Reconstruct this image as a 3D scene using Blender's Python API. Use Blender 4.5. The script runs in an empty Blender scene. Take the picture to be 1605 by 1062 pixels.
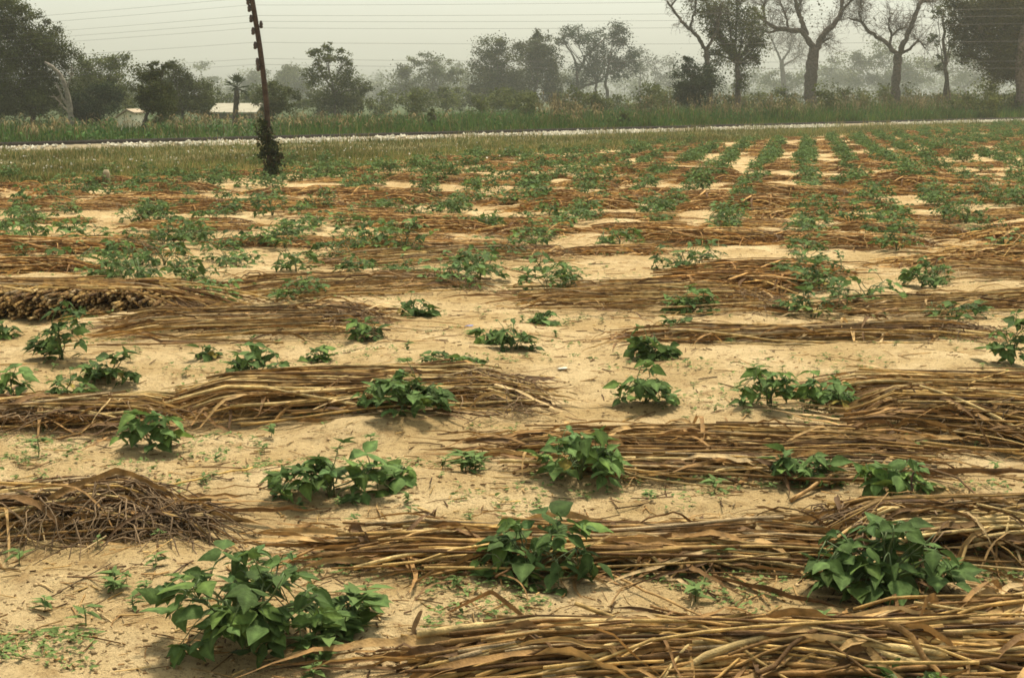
import bpy, math
import numpy as np
from mathutils import Vector

# ------------------------------------------------------------------ camera, world, sun, exposure
S = bpy.context.scene
COL = S.collection
R = math.radians
FPX, CXP, CYP, HZ, EYE = 2229.0, 802.5, 531.0, 155.0, 1.7      # focal length in photo pixels, centre, horizon row, eye height
TH = math.atan((CYP - HZ) / FPX)
cam = bpy.data.cameras.new('camera'); cam.lens = 50.0; cam.sensor_width = 36.0
cam.clip_start = 0.05; cam.clip_end = 6000
camo = bpy.data.objects.new('camera', cam); COL.objects.link(camo)
camo.location = (0, 0, EYE); camo.rotation_euler = (R(90) - TH, 0, 0)
S.camera = camo

SUN_EL, SUN_AZ = R(66), R(10)            # azimuth measured from +Y towards +X
world = bpy.data.worlds.new('World'); S.world = world; world.use_nodes = True
wn = world.node_tree.nodes; wl = world.node_tree.links
bg = wn['Background']; bg.inputs['Strength'].default_value = 0.106
sky = wn.new('ShaderNodeTexSky'); sky.sky_type = 'NISHITA'; sky.sun_disc = False
sky.sun_elevation = SUN_EL; sky.sun_rotation = SUN_AZ
sky.air_density = 1.3; sky.dust_density = 3.2; sky.ozone_density = 1.0
hs = wn.new('ShaderNodeHueSaturation'); hs.inputs['Saturation'].default_value = 0.35
mx = wn.new('ShaderNodeMix'); mx.data_type = 'RGBA'; mx.blend_type = 'MULTIPLY'; mx.inputs[0].default_value = 1.0
mx.inputs[7].default_value = (0.965, 0.99, 0.885, 1)              # dusty, faintly yellow air
wl.new(sky.outputs[0], hs.inputs['Color']); wl.new(hs.outputs[0], mx.inputs[6]); wl.new(mx.outputs[2], bg.inputs['Color'])
sl = bpy.data.lights.new('sun', 'SUN'); sl.energy = 3.1; sl.angle = R(9); sl.color = (1.0, 0.90, 0.76)
slo = bpy.data.objects.new('sun', sl); COL.objects.link(slo)
sd = Vector((math.sin(SUN_AZ) * math.cos(SUN_EL), math.cos(SUN_AZ) * math.cos(SUN_EL), math.sin(SUN_EL)))
slo.rotation_euler = sd.to_track_quat('Z', 'Y').to_euler(); slo.location = sd * 50
S.view_settings.view_transform = 'Standard'; S.view_settings.look = 'None'
S.view_settings.exposure = 0.83; S.view_settings.gamma = 1.0
S.cycles.use_denoising = True
try: S.cycles.denoiser = 'OPENIMAGEDENOISE'
except Exception: pass
S.cycles.filter_width = 1.7
S.cycles.max_bounces = 5; S.cycles.diffuse_bounces = 3; S.cycles.glossy_bounces = 2
S.cycles.transmission_bounces = 3; S.cycles.transparent_max_bounces = 6; S.cycles.volume_bounces = 1
S.cycles.use_adaptive_sampling = False

# ------------------------------------------------------------------ helpers
rng = np.random.RandomState(7)
SU, SF = math.sin(TH), math.cos(TH)

def ray(px, py):
    cx = (px - CXP) / FPX; cy = -(py - CYP) / FPX
    return np.array([cx, SF + cy * SU, -SU + cy * SF])

def at(px, py, d):
    """world point seen at photo pixel (px,py) at distance d ahead"""
    r = ray(px, py); t = d / r[1]
    return np.array([r[0] * t, d, EYE + r[2] * t])

_lat = np.random.RandomState(3).rand(257, 257)
_lat[256] = _lat[0]; _lat[:, 256] = _lat[:, 0]
def vn(x, y, s=0.0):
    x = np.asarray(x, float) + 17.3 * s + 1000; y = np.asarray(y, float) + 31.7 * s + 1000
    xi = np.floor(x).astype(int); yi = np.floor(y).astype(int)
    fx = x - xi; fy = y - yi; fx = fx * fx * (3 - 2 * fx); fy = fy * fy * (3 - 2 * fy)
    xi %= 256; yi %= 256
    a = _lat[xi, yi] * (1 - fx) + _lat[xi + 1, yi] * fx
    b = _lat[xi, yi + 1] * (1 - fx) + _lat[xi + 1, yi + 1] * fx
    return a * (1 - fy) + b * fy - 0.5

def gh(x, y):
    x = np.asarray(x, float); y = np.asarray(y, float)
    h = 0.07 * vn(x / 3.1, y / 2.6, 1) + 0.085 * vn(x / 0.85, y / 0.7, 2) + 0.05 * vn(x / 0.31, y / 0.27, 3) + 0.026 * vn(x / 0.11, y / 0.1, 4)
    return h * np.clip(1.6 - np.hypot(x, y) / 50.0, 0.12, 1)

def ghs(x, y):
    """the same ground without its small crumbs: what a stiff stalk rests on"""
    return (0.07 * vn(np.asarray(x) / 3.1, np.asarray(y) / 2.6, 1) + 0.055 * vn(np.asarray(x) / 0.85, np.asarray(y) / 0.7, 2)) * np.clip(1.6 - np.hypot(x, y) / 50.0, 0.12, 1)

def gp(px, py):
    """ground point under a photo pixel"""
    r = ray(px, py); t = -EYE / r[2]
    x, y = r[0] * t, r[1] * t
    return np.array([x, y, float(gh(x, y))])

def norm(v):
    v = np.asarray(v, float); return v / (np.linalg.norm(v, axis=-1, keepdims=True) + 1e-9)

class MB:
    """collects vertices, faces and a colour per vertex; build() links them as one mesh object"""
    def __init__(self): self.V = []; self.F = []; self.C = []; self.M = []; self.n = 0
    def add(self, V, F, col=(1, 1, 1), m=0):
        V = np.asarray(V, float).reshape(-1, 3)
        col = np.asarray(col, float)
        if col.ndim == 1: col = np.tile(col[:3], (len(V), 1))
        self.V.append(V); self.C.append(col[:, :3])
        F = F if isinstance(F, list) else [F]
        for f in F:
            f = np.asarray(f, int); self.F.append(f + self.n); self.M.append(np.full(len(f), m))
        self.n += len(V)
    def mesh(self, name, mats, smooth=True):
        me = bpy.data.meshes.new(name)
        V = np.concatenate(self.V); C = np.concatenate(self.C)
        me.vertices.add(len(V)); me.vertices.foreach_set('co', V.astype(np.float32).ravel())
        tot = np.concatenate([np.full(len(f), f.shape[1]) for f in self.F])
        idx = np.concatenate([f.ravel() for f in self.F])
        st = np.concatenate([[0], np.cumsum(tot)[:-1]])
        me.loops.add(len(idx)); me.loops.foreach_set('vertex_index', idx.astype(np.int32))
        me.polygons.add(len(tot)); me.polygons.foreach_set('loop_start', st.astype(np.int32))
        try: me.polygons.foreach_set('loop_total', tot.astype(np.int32))
        except Exception: pass
        me.polygons.foreach_set('material_index', np.concatenate(self.M).astype(np.int32))
        me.polygons.foreach_set('use_smooth', np.full(len(tot), smooth))
        a = me.attributes.new('col', 'FLOAT_COLOR', 'POINT')
        a.data.foreach_set('color', np.hstack([C, np.ones((len(C), 1))]).astype(np.float32).ravel())
        me.update(calc_edges=True); me.validate()
        for m in (mats if isinstance(mats, (list, tuple)) else [mats]): me.materials.append(m)
        return me
    def build(self, name, mats, parent=None, smooth=True, loc=None):
        return obj(name, self.mesh(name, mats, smooth), parent, loc)

def obj(name, me, parent=None, loc=None):
    o = bpy.data.objects.new(name, me); COL.objects.link(o)
    if parent is not None: o.parent = parent
    if loc is not None: o.location = loc
    return o

def tag(o, label=None, cat=None, group=None, kind=None):
    if label: o['label'] = label
    if cat: o['category'] = cat
    if group: o['group'] = group
    if kind: o['kind'] = kind
    return o

def empty(name, loc, rz=0):
    o = bpy.data.objects.new(name, None); COL.objects.link(o); o.empty_display_size = 0.1
    o.location = loc; o.rotation_euler = (0, 0, rz); return o

def tube(P, r, k=5, cap=True):
    P = np.asarray(P, float); n = len(P)
    r = np.full(n, r) if np.isscalar(r) else np.asarray(r, float)
    T = norm(np.gradient(P, axis=0))
    ref = np.array([0, 0, 1.0]) if abs(T[:, 2]).mean() < 0.8 else np.array([1.0, 0.05, 0])
    A = norm(np.cross(T, ref)); B = np.cross(T, A)
    ang = np.arange(k) * 2 * np.pi / k
    V = P[:, None, :] + r[:, None, None] * (np.cos(ang)[None, :, None] * A[:, None, :] + np.sin(ang)[None, :, None] * B[:, None, :])
    i = np.arange(n - 1)[:, None] * k; j = np.arange(k)[None, :]; j2 = (j + 1) % k
    Q = np.stack([i + j, i + j2, i + k + j2, i + k + j], -1).reshape(-1, 4)
    V = V.reshape(-1, 3); F = [Q]
    if cap:
        V = np.vstack([V, P[0], P[-1]]); c0, c1 = n * k, n * k + 1; jj = np.arange(k); j2 = (jj + 1) % k
        F.append(np.stack([np.full(k, c0), j2, jj], -1))
        F.append(np.stack([np.full(k, c1), (n - 1) * k + jj, (n - 1) * k + j2], -1))
    return V, F

def ribbon(P, w, side, fold=0.25):
    """a dry leaf: three vertices across, folded along the midrib. side: (n,3) unit vectors"""
    P = np.asarray(P, float); n = len(P); T = norm(np.gradient(P, axis=0)); N = norm(np.cross(side, T))
    w = np.asarray(w, float)[:, None]
    V = np.stack([P - side * w + N * w * fold, P, P + side * w + N * w * fold], 1).reshape(-1, 3)
    i = np.arange(n - 1)[:, None] * 3; j = np.arange(2)[None, :]
    return V, np.stack([i + j, i + j + 1, i + j + 4, i + j + 3], -1).reshape(-1, 4)

def instances(tv, tf, pos, d, nrm, size, mb, cols, m=0, vmul=None):
    """copies of a leaf template tv (length along y, normal z) with directions d and normals nrm"""
    d = norm(d); s = norm(np.cross(d, nrm)); n = np.cross(s, d)
    M = np.stack([s, d, n], -1)                                   # columns
    V = np.einsum('nij,vj->nvi', M, tv) * np.asarray(size)[:, None, None] + pos[:, None, :]
    N, k = len(pos), len(tv)
    F = (tf[None] + (np.arange(N) * k)[:, None, None]).reshape(-1, tf.shape[1])
    C = np.repeat(np.asarray(cols), k, axis=0)
    if vmul is not None: C = C * np.tile(vmul, N)[:, None]
    mb.add(V.reshape(-1, 3), F, C, m)

# ------------------------------------------------------------------ materials
def mat(name, rough=0.85, tint=(1, 1, 1), nscale=30.0, namt=0.35, bump=0.0, bscale=60.0, trans=0.0, spec=0.3, objrand=0.0, stretch=None):
    m = bpy.data.materials.new(name); m.use_nodes = True
    N = m.node_tree.nodes; L = m.node_tree.links
    b = N['Principled BSDF']; b.inputs['Roughness'].default_value = rough
    b.inputs['Specular IOR Level'].default_value = spec
    at_ = N.new('ShaderNodeAttribute'); at_.attribute_name = 'col'
    tc = N.new('ShaderNodeTexCoord'); src = tc.outputs['Object']
    if stretch:
        mp = N.new('ShaderNodeMapping'); mp.inputs['Scale'].default_value = stretch; L.new(src, mp.inputs[0]); src = mp.outputs[0]
    nz = N.new('ShaderNodeTexNoise'); nz.inputs['Scale'].default_value = nscale; nz.inputs['Detail'].default_value = 4
    L.new(src, nz.inputs['Vector'])
    mr = N.new('ShaderNodeMapRange'); mr.inputs[1].default_value = 0.3; mr.inputs[2].default_value = 0.7
    mr.inputs[3].default_value = 1 - namt; mr.inputs[4].default_value = 1 + namt
    L.new(nz.outputs['Fac'], mr.inputs[0])
    v = N.new('ShaderNodeVectorMath'); v.operation = 'SCALE'
    L.new(at_.outputs['Color'], v.inputs[0]); L.new(mr.outputs[0], v.inputs['Scale'])
    out = v.outputs[0]
    t = N.new('ShaderNodeVectorMath'); t.operation = 'MULTIPLY'; t.inputs[1].default_value = tint
    L.new(out, t.inputs[0]); out = t.outputs[0]
    if objrand:
        oi = N.new('ShaderNodeObjectInfo'); m2 = N.new('ShaderNodeMapRange')
        m2.inputs[3].default_value = 1 - objrand; m2.inputs[4].default_value = 1 + objrand
        L.new(oi.outputs['Random'], m2.inputs[0])
        v2 = N.new('ShaderNodeVectorMath'); v2.operation = 'SCALE'; L.new(out, v2.inputs[0]); L.new(m2.outputs[0], v2.inputs['Scale']); out = v2.outputs[0]
    L.new(out, b.inputs['Base Color'])
    if bump:
        n2 = N.new('ShaderNodeTexNoise'); n2.inputs['Scale'].default_value = bscale; n2.inputs['Detail'].default_value = 3
        L.new(src, n2.inputs['Vector'])
        bp = N.new('ShaderNodeBump'); bp.inputs['Strength'].default_value = bump; bp.inputs['Distance'].default_value = 0.01
        L.new(n2.outputs['Fac'], bp.inputs['Height']); L.new(bp.outputs[0], b.inputs['Normal'])
    if trans:
        tr = N.new('ShaderNodeBsdfTranslucent'); L.new(out, tr.inputs['Color'])
        ms = N.new('ShaderNodeMixShader'); ms.inputs[0].default_value = trans
        L.new(b.outputs[0], ms.inputs[1]); L.new(tr.outputs[0], ms.inputs[2]); L.new(ms.outputs[0], N['Material Output'].inputs['Surface'])
    return m

M_LEAF = mat('cowpea_leaf', 0.68, nscale=40, namt=0.28, bump=0.3, bscale=120, trans=0.25, spec=0.07, objrand=0.2)
M_STEM = mat('green_stem', 0.6, nscale=20, namt=0.2, spec=0.3)
M_WEED = mat('weed_leaf', 0.7, nscale=40, namt=0.2, trans=0.25, spec=0.08)
M_STALK = mat('millet_stalk', 0.82, nscale=22, namt=0.5, bump=0.5, bscale=160, spec=0.15, objrand=0.1)
M_HUSK = mat('dry_leaf', 0.75, nscale=22, namt=0.45, bump=0.4, bscale=120, trans=0.18, spec=0.2)
M_ROOT = mat('root_fibre', 0.95, nscale=30, namt=0.4, spec=0.1)
M_GRASS = mat('grass_blade', 0.7, nscale=0.5, namt=0.35, trans=0.25, spec=0.05)
M_TREE = mat('tree_leaf', 0.8, nscale=0.6, namt=0.25, trans=0.2, spec=0.05)
M_BARK = mat('bark', 0.95, nscale=5, namt=0.4, bump=0.6, bscale=10, spec=0.1)
M_STONE = mat('pale_stone', 0.9, nscale=8, namt=0.25, bump=0.3, bscale=20, spec=0.2)
M_STEEL = mat('rusty_steel', 0.55, nscale=6, namt=0.35, spec=0.4)
M_PAINT = mat('weathered_plaster', 0.9, nscale=1.2, namt=0.12, bump=0.1, bscale=20, spec=0.2)
M_WOOD = mat('creosoted_pole', 0.85, nscale=9, namt=0.4, bump=0.5, bscale=25, spec=0.2)

# ------------------------------------------------------------------ railway line geometry (on the ground)
RA, RB = gp(0, 238)[:2], gp(1605, 190)[:2]
RD = (RB - RA) / np.linalg.norm(RB - RA); RN = np.array([-RD[1], RD[0]])     # RN points away from the camera
FA, FB = gp(0, 288)[:2], gp(1605, 196)[:2]
FD = (FB - FA) / np.linalg.norm(FB - FA); FN = np.array([-FD[1], FD[0]])
def rdist(x, y): return (x - RA[0]) * RN[0] + (y - RA[1]) * RN[1]
def fdist(x, y): return (x - FA[0]) * FN[0] + (y - FA[1]) * FN[1]            # >0: beyond the field

# ------------------------------------------------------------------ ground sheet
def ground_material():
    m = bpy.data.materials.new('sandy_ground'); m.use_nodes = True
    N = m.node_tree.nodes; L = m.node_tree.links; b = N['Principled BSDF']
    b.inputs['Roughness'].default_value = 0.95; b.inputs['Specular IOR Level'].default_value = 0.15
    g = N.new('ShaderNodeNewGeometry'); P = g.outputs['Position']
    def noise(scale, detail=4, rough=0.55, sc=None):
        n = N.new('ShaderNodeTexNoise'); n.inputs['Scale'].default_value = scale; n.inputs['Detail'].default_value = detail
        n.inputs['Roughness'].default_value = rough
        if sc:
            mp = N.new('ShaderNodeMapping'); mp.inputs['Scale'].default_value = sc; L.new(P, mp.inputs[0]); L.new(mp.outputs[0], n.inputs['Vector'])
        else: L.new(P, n.inputs['Vector'])
        return n.outputs['Fac']
    def rampf(fac, lo, hi, a=0.0, c=1.0):
        r = N.new('ShaderNodeMapRange'); r.interpolation_type = 'SMOOTHSTEP'
        r.inputs[1].default_value = lo; r.inputs[2].default_value = hi; r.inputs[3].default_value = a; r.inputs[4].default_value = c
        L.new(fac, r.inputs[0]); return r.outputs[0]
    def mix(fac, c1, c2, mode='MIX'):
        x = N.new('ShaderNodeMix'); x.data_type = 'RGBA'; x.blend_type = mode
        if isinstance(fac, float): x.inputs[0].default_value = fac
        else: L.new(fac, x.inputs[0])
        for i, c in ((6, c1), (7, c2)):
            if isinstance(c, tuple): x.inputs[i].default_value = (*c, 1)
            else: L.new(c, x.inputs[i])
        return x.outputs[2]
    def math_(op, a, c):
        x = N.new('ShaderNodeMath'); x.operation = op
        for i, q in ((0, a), (1, c)):
            if isinstance(q, (int, float)): x.inputs[i].default_value = q
            else: L.new(q, x.inputs[i])
        return x.outputs[0]
    sand = mix(rampf(noise(1.6, 6), 0.35, 0.68), (0.50, 0.350, 0.152), (0.69, 0.520, 0.270))
    sand = mix(rampf(noise(6, 8, 0.7), 0.50, 0.68, 0, 0.7), sand, (0.33, 0.205, 0.080))          # damp and humus stains
    sand = mix(rampf(noise(30, 6, 0.75), 0.53, 0.66, 0, 0.75), sand, (0.19, 0.115, 0.05))            # crumbs
    sand = mix(rampf(noise(110, 3, 0.7), 0.58, 0.68, 0, 0.75), sand, (0.12, 0.07, 0.03))            # grains of litter
    # flattened straw litter worked into the soil, mostly in the strewn part of the field
    strewn = math_('MULTIPLY', rampf(noise(0.9, 6, 0.65, (0.55, 1.0, 1)), 0.39, 0.60), rampf(noise(14, 5, 0.7, (0.25, 1.4, 1)), 0.35, 0.62))
    sep = N.new('ShaderNodeSeparateXYZ'); L.new(P, sep.inputs[0])
    far = rampf(sep.outputs['Y'], 8.0, 20.0)
    strewn = math_('MULTIPLY', strewn, math_('ADD', math_('MULTIPLY', far, 0.62), 0.12))
    fld = mix(strewn, sand, mix(rampf(noise(25, 4, 0.6, (0.2, 1.5, 1)), 0.4, 0.6), (0.24, 0.135, 0.045), (0.44, 0.28, 0.110)))
    # beyond the field: grassy verge
    d = N.new('ShaderNodeVectorMath'); d.operation = 'DOT_PRODUCT'; L.new(P, d.inputs[0]); d.inputs[1].default_value = (FN[0], FN[1], 0)
    fd = math_('SUBTRACT', d.outputs['Value'], float(FA @ FN))
    fd = math_('ADD', fd, math_('MULTIPLY', math_('SUBTRACT', noise(0.35, 4), 0.5), 9.0))
    verge = mix(rampf(noise(0.7, 6, 0.6), 0.4, 0.65), (0.11, 0.115, 0.038), (0.24, 0.175, 0.07))
    verge = mix(rampf(noise(5, 5, 0.7), 0.5, 0.7, 0, 0.6), verge, (0.06, 0.075, 0.022))
    c = mix(rampf(fd, -1.0, 2.0), fld, verge)
    d2 = N.new('ShaderNodeVectorMath'); d2.operation = 'DOT_PRODUCT'; L.new(P, d2.inputs[0]); d2.inputs[1].default_value = (RN[0], RN[1], 0)
    c = mix(rampf(math_('SUBTRACT', d2.outputs['Value'], float(RA @ RN)), 2.0, 6.0), c, (.055, .075, .024))           # rank growth beyond the railway
    L.new(c, b.inputs['Base Color'])
    b1 = N.new('ShaderNodeBump'); b1.inputs['Strength'].default_value = 1.0; b1.inputs['Distance'].default_value = 0.05
    L.new(noise(16, 8, 0.65), b1.inputs['Height'])
    b2 = N.new('ShaderNodeBump'); b2.inputs['Strength'].default_value = 1.0; b2.inputs['Distance'].default_value = 0.012
    L.new(noise(110, 4, 0.7), b2.inputs['Height']); L.new(b1.outputs[0], b2.inputs['Normal'])
    L.new(b2.outputs[0], b.inputs['Normal'])
    return m

def build_ground():
    a = np.concatenate([np.arange(-180, -28, 4.0), np.arange(-28, 28.01, 0.2), np.arange(32, 180, 4.0)]); a = np.radians(a)
    r = [0.05, 0.6, 1.2, 1.8, 2.4, 2.9]
    while r[-1] < 1150: r.append(r[-1] * (1.0065 if r[-1] < 13 else 1.012 if r[-1] < 40 else 1.05))
    r = np.array(r); na, nr = len(a), len(r)
    X = np.sin(a)[None] * r[:, None]; Y = np.cos(a)[None] * r[:, None]
    V = np.stack([X, Y, gh(X, Y)], -1).reshape(-1, 3)
    i = np.arange(nr - 1)[:, None] * na; j = np.arange(na)[None]; j2 = (j + 1) % na
    mb = MB(); mb.add(V, np.stack([i + j, i + na + j, i + na + j2, i + j2], -1).reshape(-1, 4)[:, ::-1])
    o = mb.build('ground', ground_material()); tag(o, kind='structure'); return o
build_ground()

# ------------------------------------------------------------------ cowpea plants
def leaflet(fine=True, fold=.30, droop=.16, curl=0.0):
    vs = np.array([0, .10, .28, .5, .75, 1.0]) if fine else np.array([0, .25, .65, 1.0])
    ws = np.interp(vs, [0, .10, .28, .5, .75, 1.0], [0.03, .24, .36, .30, .15, 0.004])
    us = np.array([-1, -.5, 0, .5, 1.0]) if fine else np.array([-1, 0, 1.0])
    V = []
    for v, w in zip(vs, ws):
        for u in us:
            V.append((u * w, v, fold * abs(u) * w - droop * v * v - curl * (u * w) ** 2 + 0.02 * math.sin(9 * v) * u))
    k = len(us); n = len(vs)
    i = np.arange(n - 1)[:, None] * k; j = np.arange(k - 1)[None]
    return np.array(V), np.stack([i + j, i + j + 1, i + k + j + 1, i + k + j], -1).reshape(-1, 4)
LF, LFq = leaflet(True); LG, _ = leaflet(True, .12, .34, .9); LH, _ = leaflet(True, .45, .02, .3); VEIN = np.array([1.35 if i % 5 == 2 else 1.0 - .06 * (i % 2) for i in range(len(LF))]); LC, LCq = leaflet(False)

def plant_meshes(W, D, H, nleaf, ll, seed, fine=True):
    """foliage and stems of one cowpea plant, base at the origin; W across, D deep, H tall, nleaf trifoliate leaves of leaflet length ll"""
    q = np.random.RandomState(seed); fo, st = MB(), MB()
    nst = max(3, int(nleaf / 6)); stems = []
    for k in range(nst):
        az = q.rand() * 6.28; rr = 0.25 + 0.6 * q.rand(); hh = H * (0.45 + 0.4 * q.rand()) * (1.15 - 0.5 * rr)
        e = np.array([math.cos(az) * rr * W / 2, math.sin(az) * rr * D / 2, hh])
        t = np.linspace(0, 1, 6)[:, None]
        P = e * np.hstack([t ** 1.4, t ** 1.4, t ** 0.75]); P[1:-1] += q.randn(4, 3) * 0.008
        P[0] = (q.randn() * .01, q.randn() * .01, -0.03)
        stems.append(P)
        V, F = tube(P, np.linspace(0.0045, 0.0028, 6), 5 if fine else 3); st.add(V, F, (0.10, 0.13, 0.045))
    SP = np.concatenate([s[1:] for s in stems])
    pos, dr, nm, sz, co = [], [], [], [], []
    for k in range(nleaf):
        az = q.rand() * 6.28; rr = math.sqrt(q.rand()) * 0.97
        lob = vn(math.cos(az) * 1.1 + seed * .37, math.sin(az) * 1.1 + rr * 1.3, 31); dome = H * (1 - 0.55 * rr ** 2.2) * (0.92 + 1.0 * lob); rr = min(rr * (1.02 + .5 * lob), 1.04)
        if q.rand() < .08: dome *= 1.22; rr *= 1.05
        z = dome * (1 - 0.75 * q.rand() ** 1.8) - 0.02
        c = np.array([math.cos(az) * rr * W / 2, math.sin(az) * rr * D / 2, max(z, 0.025)]) * np.array([0.86, 0.86, 1])
        a = SP[np.argmin(((SP - c) ** 2).sum(1) + q.rand(len(SP)) * .002)]
        P = np.stack([a, (a + c) / 2 + np.array([0, 0, .015]), c])
        V, F = tube(P, np.array([.0024, .002, .0017]), 4 if fine else 3); st.add(V, F, (0.12, 0.17, 0.06))
        ha = az + q.randn() * 0.7; l = ll * (0.5 + 0.72 * q.rand()) * (1.0 if rr < .85 else .85)
        young = z > dome * 0.85 and q.rand() < .3
        if young: l *= 0.6
        droop = -0.08 + 0.5 * q.rand()
        base = np.array([0.092, 0.148, 0.042]) * (0.62 + 0.75 * q.rand()) * (np.array([1.15, 1.1, .9]) if q.rand() < .25 else 1)
        if young: base = np.array([0.10, 0.17, 0.055])
        if q.rand() < .008: base = np.array([0.28, 0.22, 0.05])
        for da in (0, 1.5 + .3 * q.randn(), -1.5 + .3 * q.randn()):
            if q.rand() < .06: continue
            h2 = ha + da; dd = np.array([math.cos(h2), math.sin(h2), -droop + .35 * q.randn()])
            off = 0.25 * l * np.array([math.cos(ha), math.sin(ha), 0]) if da == 0 else 0
            pos.append(c + off); dr.append(dd); nm.append(np.array([0, 0, 1.0]) + q.randn(3) * .36 + .22 * np.array([math.cos(h2), math.sin(h2), 0]))
            sz.append(l * (1.06 if da == 0 else .94)); co.append(base * (0.93 + .14 * q.rand()))
    pos, dr, nm, sz, co = map(np.array, (pos, dr, nm, sz, co))
    if not fine: instances(LC, LCq, pos, dr, nm, sz, fo, co)
    else:
        w_ = q.randint(3, size=len(pos))
        for j, tv in enumerate((LF, LG, LH)):
            i = w_ == j
            if i.any(): instances(tv * np.array([.9 + .1 * j, 1, 1]), LFq, pos[i], dr[i], nm[i], sz[i], fo, co[i], 0, VEIN)
    return fo, st

G_COW = 'cowpea plants growing in the field'
def cowpea(px, py, wp, hp, label, seed, depth=0.62, nleaf=None, dens=1.0):
    """a near plant with its own leaves: base pixel, width and height in photo pixels"""
    g = gp(px, py); k = g[1] / SF / FPX * 1.0
    dist = np.linalg.norm(g - np.array([0, 0, EYE])); k = dist / FPX
    W, H = wp * k, hp * k * 0.93
    ll = 0.091 if py > 520 else 0.084
    n = nleaf or int(np.clip(215 * dens * W * (W * depth + .12) * 0.9 + 36 * H * dens, 9, 95))
    fo, st = plant_meshes(W, W * depth, max(H, .1), n, ll, seed, True)
    o = empty('cowpea_plant', (g[0], g[1], g[2]))
    tag(o, label, 'cowpea plant', G_COW)
    fo.build('foliage', M_LEAF, o); st.build('stems', M_STEM, o)
    return o

NEAR = [
 (392, 1018, 290, 178, 'largest dark green cowpea bush on the bare sand at front left'),
 (548, 985, 90, 58, 'small low cowpea sprig hugging the right flank of the largest bush'),
 (835, 903, 215, 122, 'cowpea bush with big pointed leaves before the leafy stalk heap in front'),
 (1385, 925, 265, 150, 'wide cowpea bush over dark shade, at front right among stalks'),
 (1430, 1085, 190, 55, 'cowpea plant cut by the bottom edge, poking up through foremost stalks'),
 (908, 748, 152, 108, 'tall bushy cowpea plant beside a brown broken stick, in the middle sand'),
 (520, 785, 230, 82, 'sprawling long cowpea plant with a trailing side shoot on open sand'),
 (628, 770, 50, 36, 'short trailing cowpea shoot at the right tip of the sprawling plant'),
 (236, 702, 105, 76, 'cowpea plant above a round dark shadow, left of the middle sand'),
 (632, 662, 165, 82, 'cowpea bush covering the middle of the bundle with a frayed root end'),
 (1013, 640, 108, 72, 'compact cowpea plant standing alone on sand in centre right'),
 (1205, 648, 110, 82, 'cowpea plant with two tall upright leaves left of the stacked stalks'),
 (1305, 650, 120, 72, 'cowpea plant crowding against the left end of the pale stacked stalks'),
 (1262, 748, 115, 64, 'cowpea plant half buried in stalks with one tall folded leaf'),
 (1400, 770, 120, 75, 'cowpea plant beside the dark upright stick among the stalks'),
 (18, 640, 66, 60, 'cowpea plant cut by the left edge above the left straw tangle'),
 (98, 570, 105, 78, 'tallest of three cowpea plants on sand below the stacked cut ends'),
 (170, 598, 100, 62, 'wide cowpea plant just right of the tallest in the left trio'),
 (108, 618, 72, 42, 'lowest and smallest cowpea plant of the left trio'),
 (405, 608, 115, 62, 'cowpea plant rising behind the left half of the frayed bundle'),
 (710, 578, 105, 32, 'low cowpea plant peeping over the top of the frayed bundle'),
 (808, 552, 68, 48, 'upright cowpea plant on sand beyond the frayed root end'),
 (765, 540, 44, 34, 'small thin cowpea plant at left of the upright one beyond frayed end'),
 (656, 497, 68, 40, 'cowpea plant on pale sand right of the wide brown stalk heap'),
 (576, 532, 62, 54, 'cowpea plant at the tangled right tip of the wide brown heap'),
 (1027, 570, 92, 56, 'cowpea plant at the yellow left tip of the long thin heap'),
 (1062, 518, 48, 32, 'small yellowish cowpea plant directly below the big dark one'),
 (1586, 582, 90, 96, 'tall cowpea plant cut by the right edge beside the thin heap'),
 (1083, 484, 92, 56, 'big dark cowpea plant in front of the short heap with raised stalk'),
 (850, 497, 46, 26, 'low cowpea plant in front of the heap with raised stalk'),
 (435, 502, 50, 30, 'cowpea plant growing out of the wide brown heap'),
 (1446, 446, 66, 50, 'round cowpea plant in the right sand beside the rightmost mid heap'),
 (326, 562, 40, 24, 'tiny cowpea plant under the lower edge of the wide brown heap'),
 (497, 563, 44, 24, 'tiny cowpea plant on sand between wide heap and frayed bundle'),
 (4, 525, 30, 34, 'cowpea plant at the left edge under the stacked cut ends'),
 (120, 498, 50, 24, 'low cowpea plant at the foot of the stacked cut ends'),
]
for i, (px, py, w, h, lab) in enumerate(NEAR):
    cowpea(px, py, w, h, lab, 100 + i, depth=0.62 if w / max(h, 1) < 2.2 else 0.42, dens=1.15 if i in (0, 2, 3, 5, 9) else 1.0)

# farther plants: copies of prototype meshes, one mesh each
PROTO = []
for i in range(10):
    fo, st = plant_meshes(0.50 + .04 * (i % 3), 0.42, 0.24 + 0.03 * (i % 4), 32 + 5 * (i % 4), 0.074, 900 + i, False)
    mb = MB()
    for src, mi in ((fo, 0), (st, 1)):
        off = mb.n
        for V, C in zip(src.V, src.C): mb.V.append(V); mb.C.append(C)
        for F in src.F: mb.F.append(F + off); mb.M.append(np.full(len(F), mi))
        mb.n += src.n
    PROTO.append(mb.mesh('cowpea_plant', [M_LEAF, M_STEM]))
def far_plant(x, y, s, label):
    o = obj('cowpea_plant', PROTO[rng.randint(len(PROTO))])
    o.location = (x, y, float(gh(x, y)) - 0.005); o.rotation_euler = (0, 0, rng.rand() * 6.28)
    s *= 1.1; o.scale = (s, s, .9 * s * (0.85 + .3 * rng.rand())); tag(o, label, 'cowpea plant', G_COW); return o

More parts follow.
